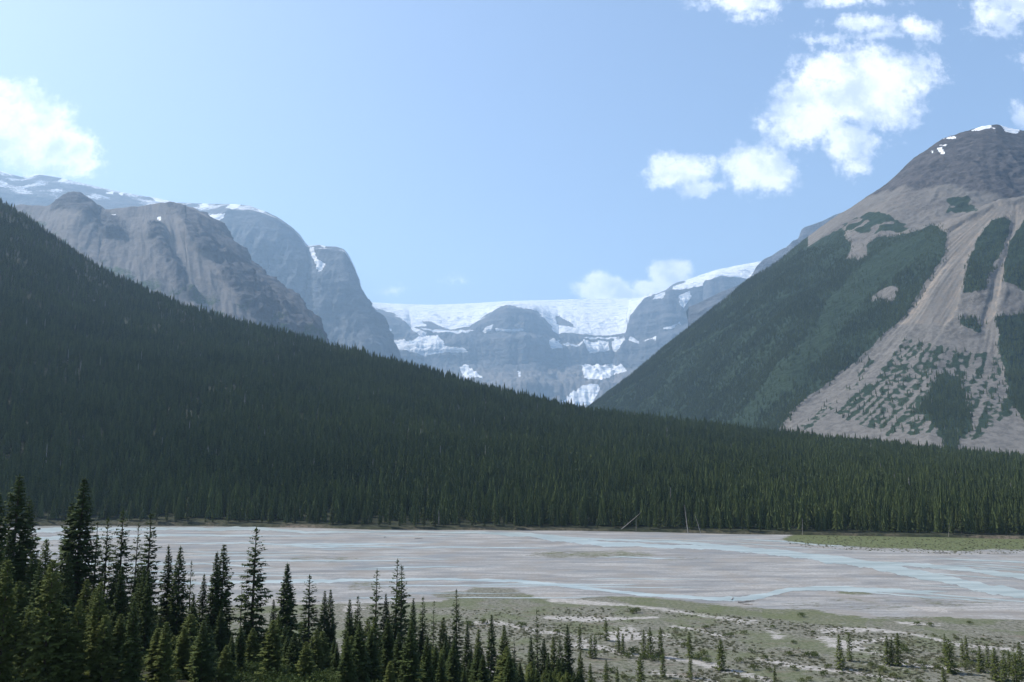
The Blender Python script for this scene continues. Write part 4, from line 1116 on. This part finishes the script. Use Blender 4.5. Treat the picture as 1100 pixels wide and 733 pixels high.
# ------------------------------------------------------------------ world: sky and clouds
EL, AZ = math.radians(50), math.radians(-73)       # azimuth from +Y towards +X
w = bpy.data.worlds.new('World'); bpy.context.scene.world = w; w.use_nodes = True
nt = NT(w.node_tree); w.node_tree.nodes.clear()
sky = nt.n('ShaderNodeTexSky'); sky.sky_type = 'NISHITA'; sky.sun_disc = False
sky.sun_elevation = EL; sky.sun_rotation = AZ; sky.altitude = 600; sky.air_density = 1.0; sky.dust_density = 2.6; sky.ozone_density = 1.6
tc = nt.n('ShaderNodeTexCoord'); sp = nt.n('ShaderNodeSeparateXYZ'); nt.l(tc.outputs['Generated'], sp.inputs[0])
yy = nt.math('MAXIMUM', sp.outputs[1], .05)
cb = nt.n('ShaderNodeCombineXYZ'); nt.l(nt.math('DIVIDE', sp.outputs[0], yy), cb.inputs[0]); nt.l(nt.math('DIVIDE', sp.outputs[2], yy), cb.inputs[1])
uv = cb.outputs[0]
def coln(scale, det, rough, off):
    nd = nt.n('ShaderNodeTexNoise'); nt.l(nt.vm('ADD', uv, off), nd.inputs['Vector'])
    nd.inputs['Scale'].default_value = scale; nd.inputs['Detail'].default_value = det; nd.inputs['Roughness'].default_value = rough
    return nd
warp = coln(9, 3, .5, (3, 1, 0)).outputs['Color']
wv = nt.vm('ADD', uv, nt.vm('MULTIPLY', nt.vm('SUBTRACT', warp, (.5, .5, .5)), (.028, .028, 0)))
BL = [(930, 98, 62, 44, 1.5), (955, 110, 40, 34, 1.2), (900, 75, 50, 24, 1.2),
    (-15, 130, 55, 38, 1.7), (25, 138, 52, 40, 1.8), (62, 160, 46, 24, 1.6), (88, 176, 26, 9, 1.1), (8, 100, 34, 18, .9), (70, 186, 45, 7, .7),
    (925, 85, 75, 38, 1.2), (965, 82, 48, 30, 1.05), (885, 105, 55, 38, 1.15), (860, 130, 45, 32, 1.05), (908, 150, 36, 24, 1.1), (845, 155, 24, 10, .7), (918, 178, 22, 14, .7),
    (730, 186, 40, 20, 1.1), (712, 176, 24, 13, .9), (755, 204, 26, 11, .95), (815, 184, 40, 28, 1.4), (800, 176, 24, 12, .8),
    (795, 2, 50, 17, .85), (812, 18, 26, 12, .55), (905, 2, 60, 10, .62), (925, 29, 44, 13, .8), (890, 40, 34, 8, .55), (985, 32, 26, 18, .72), (950, 40, 44, 7, .5),
    (1075, 20, 34, 24, .85), (1098, 8, 30, 24, .9), (1060, 32, 26, 10, .6), (1096, 125, 12, 18, .55),
    (645, 310, 30, 13, 1.7), (640, 300, 17, 9, 1.3), (720, 297, 20, 17, 1.8), (729, 288, 17, 11, 1.6), (705, 309, 26, 9, 1.6), (668, 317, 36, 7, 1.4), (742, 305, 14, 8, .6),
    (420, 313, 18, 7, .55), (499, 303, 9, 8, .66), (490, 300, 16, 5, .35), (1062, 28, 30, 10, .5), (1120, 60, 30, 20, .6), (815, 293, 16, 6, .5)]
acc = None
for (px_, py_, rx, ry, st) in BL:
    x, y, z = at(px_, py_, 1.0); a0, b0 = float(x), (float(z) - H0)
    dvec = nt.vm('MULTIPLY', nt.vm('SUBTRACT', wv, (a0, b0, 0)), (F / (rx * 1.03), F / (ry * 1.03), 0))
    ln = nt.vm('LENGTH', dvec)
    f = nt.math('MULTIPLY', nt.math('SUBTRACT', 1.25, ln), st)
    acc = f if acc is None else nt.math('MAXIMUM', acc, f)
det = coln(28, 9, .62, (7, 3, 0)).outputs[0]
det2 = coln(70, 6, .65, (2, 9, 1)).outputs[0]
dens = nt.math('ADD', acc, nt.math('ADD', nt.math('MULTIPLY', nt.math('SUBTRACT', det, .5), 1.9), nt.math('MULTIPLY', nt.math('SUBTRACT', det2, .5), 1.5)))
alpha = nt.ramp(dens, .04, .95)
alpha = nt.math('MULTIPLY', alpha, nt.ramp(sp.outputs[1], .2, .4))
shade = nt.ramp(nt.math('ADD', coln(16, 6, .6, (1, 5, 2)).outputs[0], nt.math('MULTIPLY', dens, .06)), .46, .70)
ccol = nt.mix(shade, (7.9, 8.0, 8.7), (4.6, 5.1, 6.3))
fin = nt.mix(nt.math('MULTIPLY', alpha, .93), sky.outputs[0], ccol)
bg = nt.n('ShaderNodeBackground'); nt.l(fin, bg.inputs[0]); bg.inputs[1].default_value = .15
wo = nt.n('ShaderNodeOutputWorld'); nt.l(bg.outputs[0], wo.inputs[0])

to_sun = Vector((math.sin(AZ) * math.cos(EL), math.cos(AZ) * math.cos(EL), math.sin(EL)))
sl = bpy.data.lights.new('sun', 'SUN'); sl.energy = 4.6; sl.angle = math.radians(.5); sl.color = (1, .95, .88)
so = bpy.data.objects.new('sun', sl); C.objects.link(so); so.rotation_euler = to_sun.to_track_quat('Z', 'Y').to_euler()
so.location = (0, 0, 300)

# ------------------------------------------------------------------ camera, render settings
cam = bpy.data.cameras.new('camera'); co = bpy.data.objects.new('camera', cam); C.objects.link(co)
cam.sensor_width = 36; cam.lens = F / 1100 * 36; cam.clip_start = .5; cam.clip_end = 60000
co.location = (0, 0, H0); co.rotation_euler = (math.pi / 2 + PITCH, 0, 0)
sc = bpy.context.scene; sc.camera = co
sc.view_settings.view_transform = 'Standard'; sc.view_settings.look = 'None'; sc.view_settings.exposure = 0.48; sc.view_settings.gamma = 1
sc.view_settings.use_curve_mapping = False
sc.render.engine = 'CYCLES'
cy = sc.cycles
cy.max_bounces = 4; cy.diffuse_bounces = 2; cy.glossy_bounces = 1; cy.transmission_bounces = 2; cy.volume_bounces = 1; cy.transparent_max_bounces = 4
cy.use_denoising = True; cy.denoiser = 'OPENIMAGEDENOISE'
try: cy.denoising_prefilter = 'ACCURATE'; cy.denoising_input_passes = 'RGB_ALBEDO_NORMAL'
except Exception: pass
cy.caustics_reflective = False; cy.caustics_refractive = False
cy.sample_clamp_indirect = 4
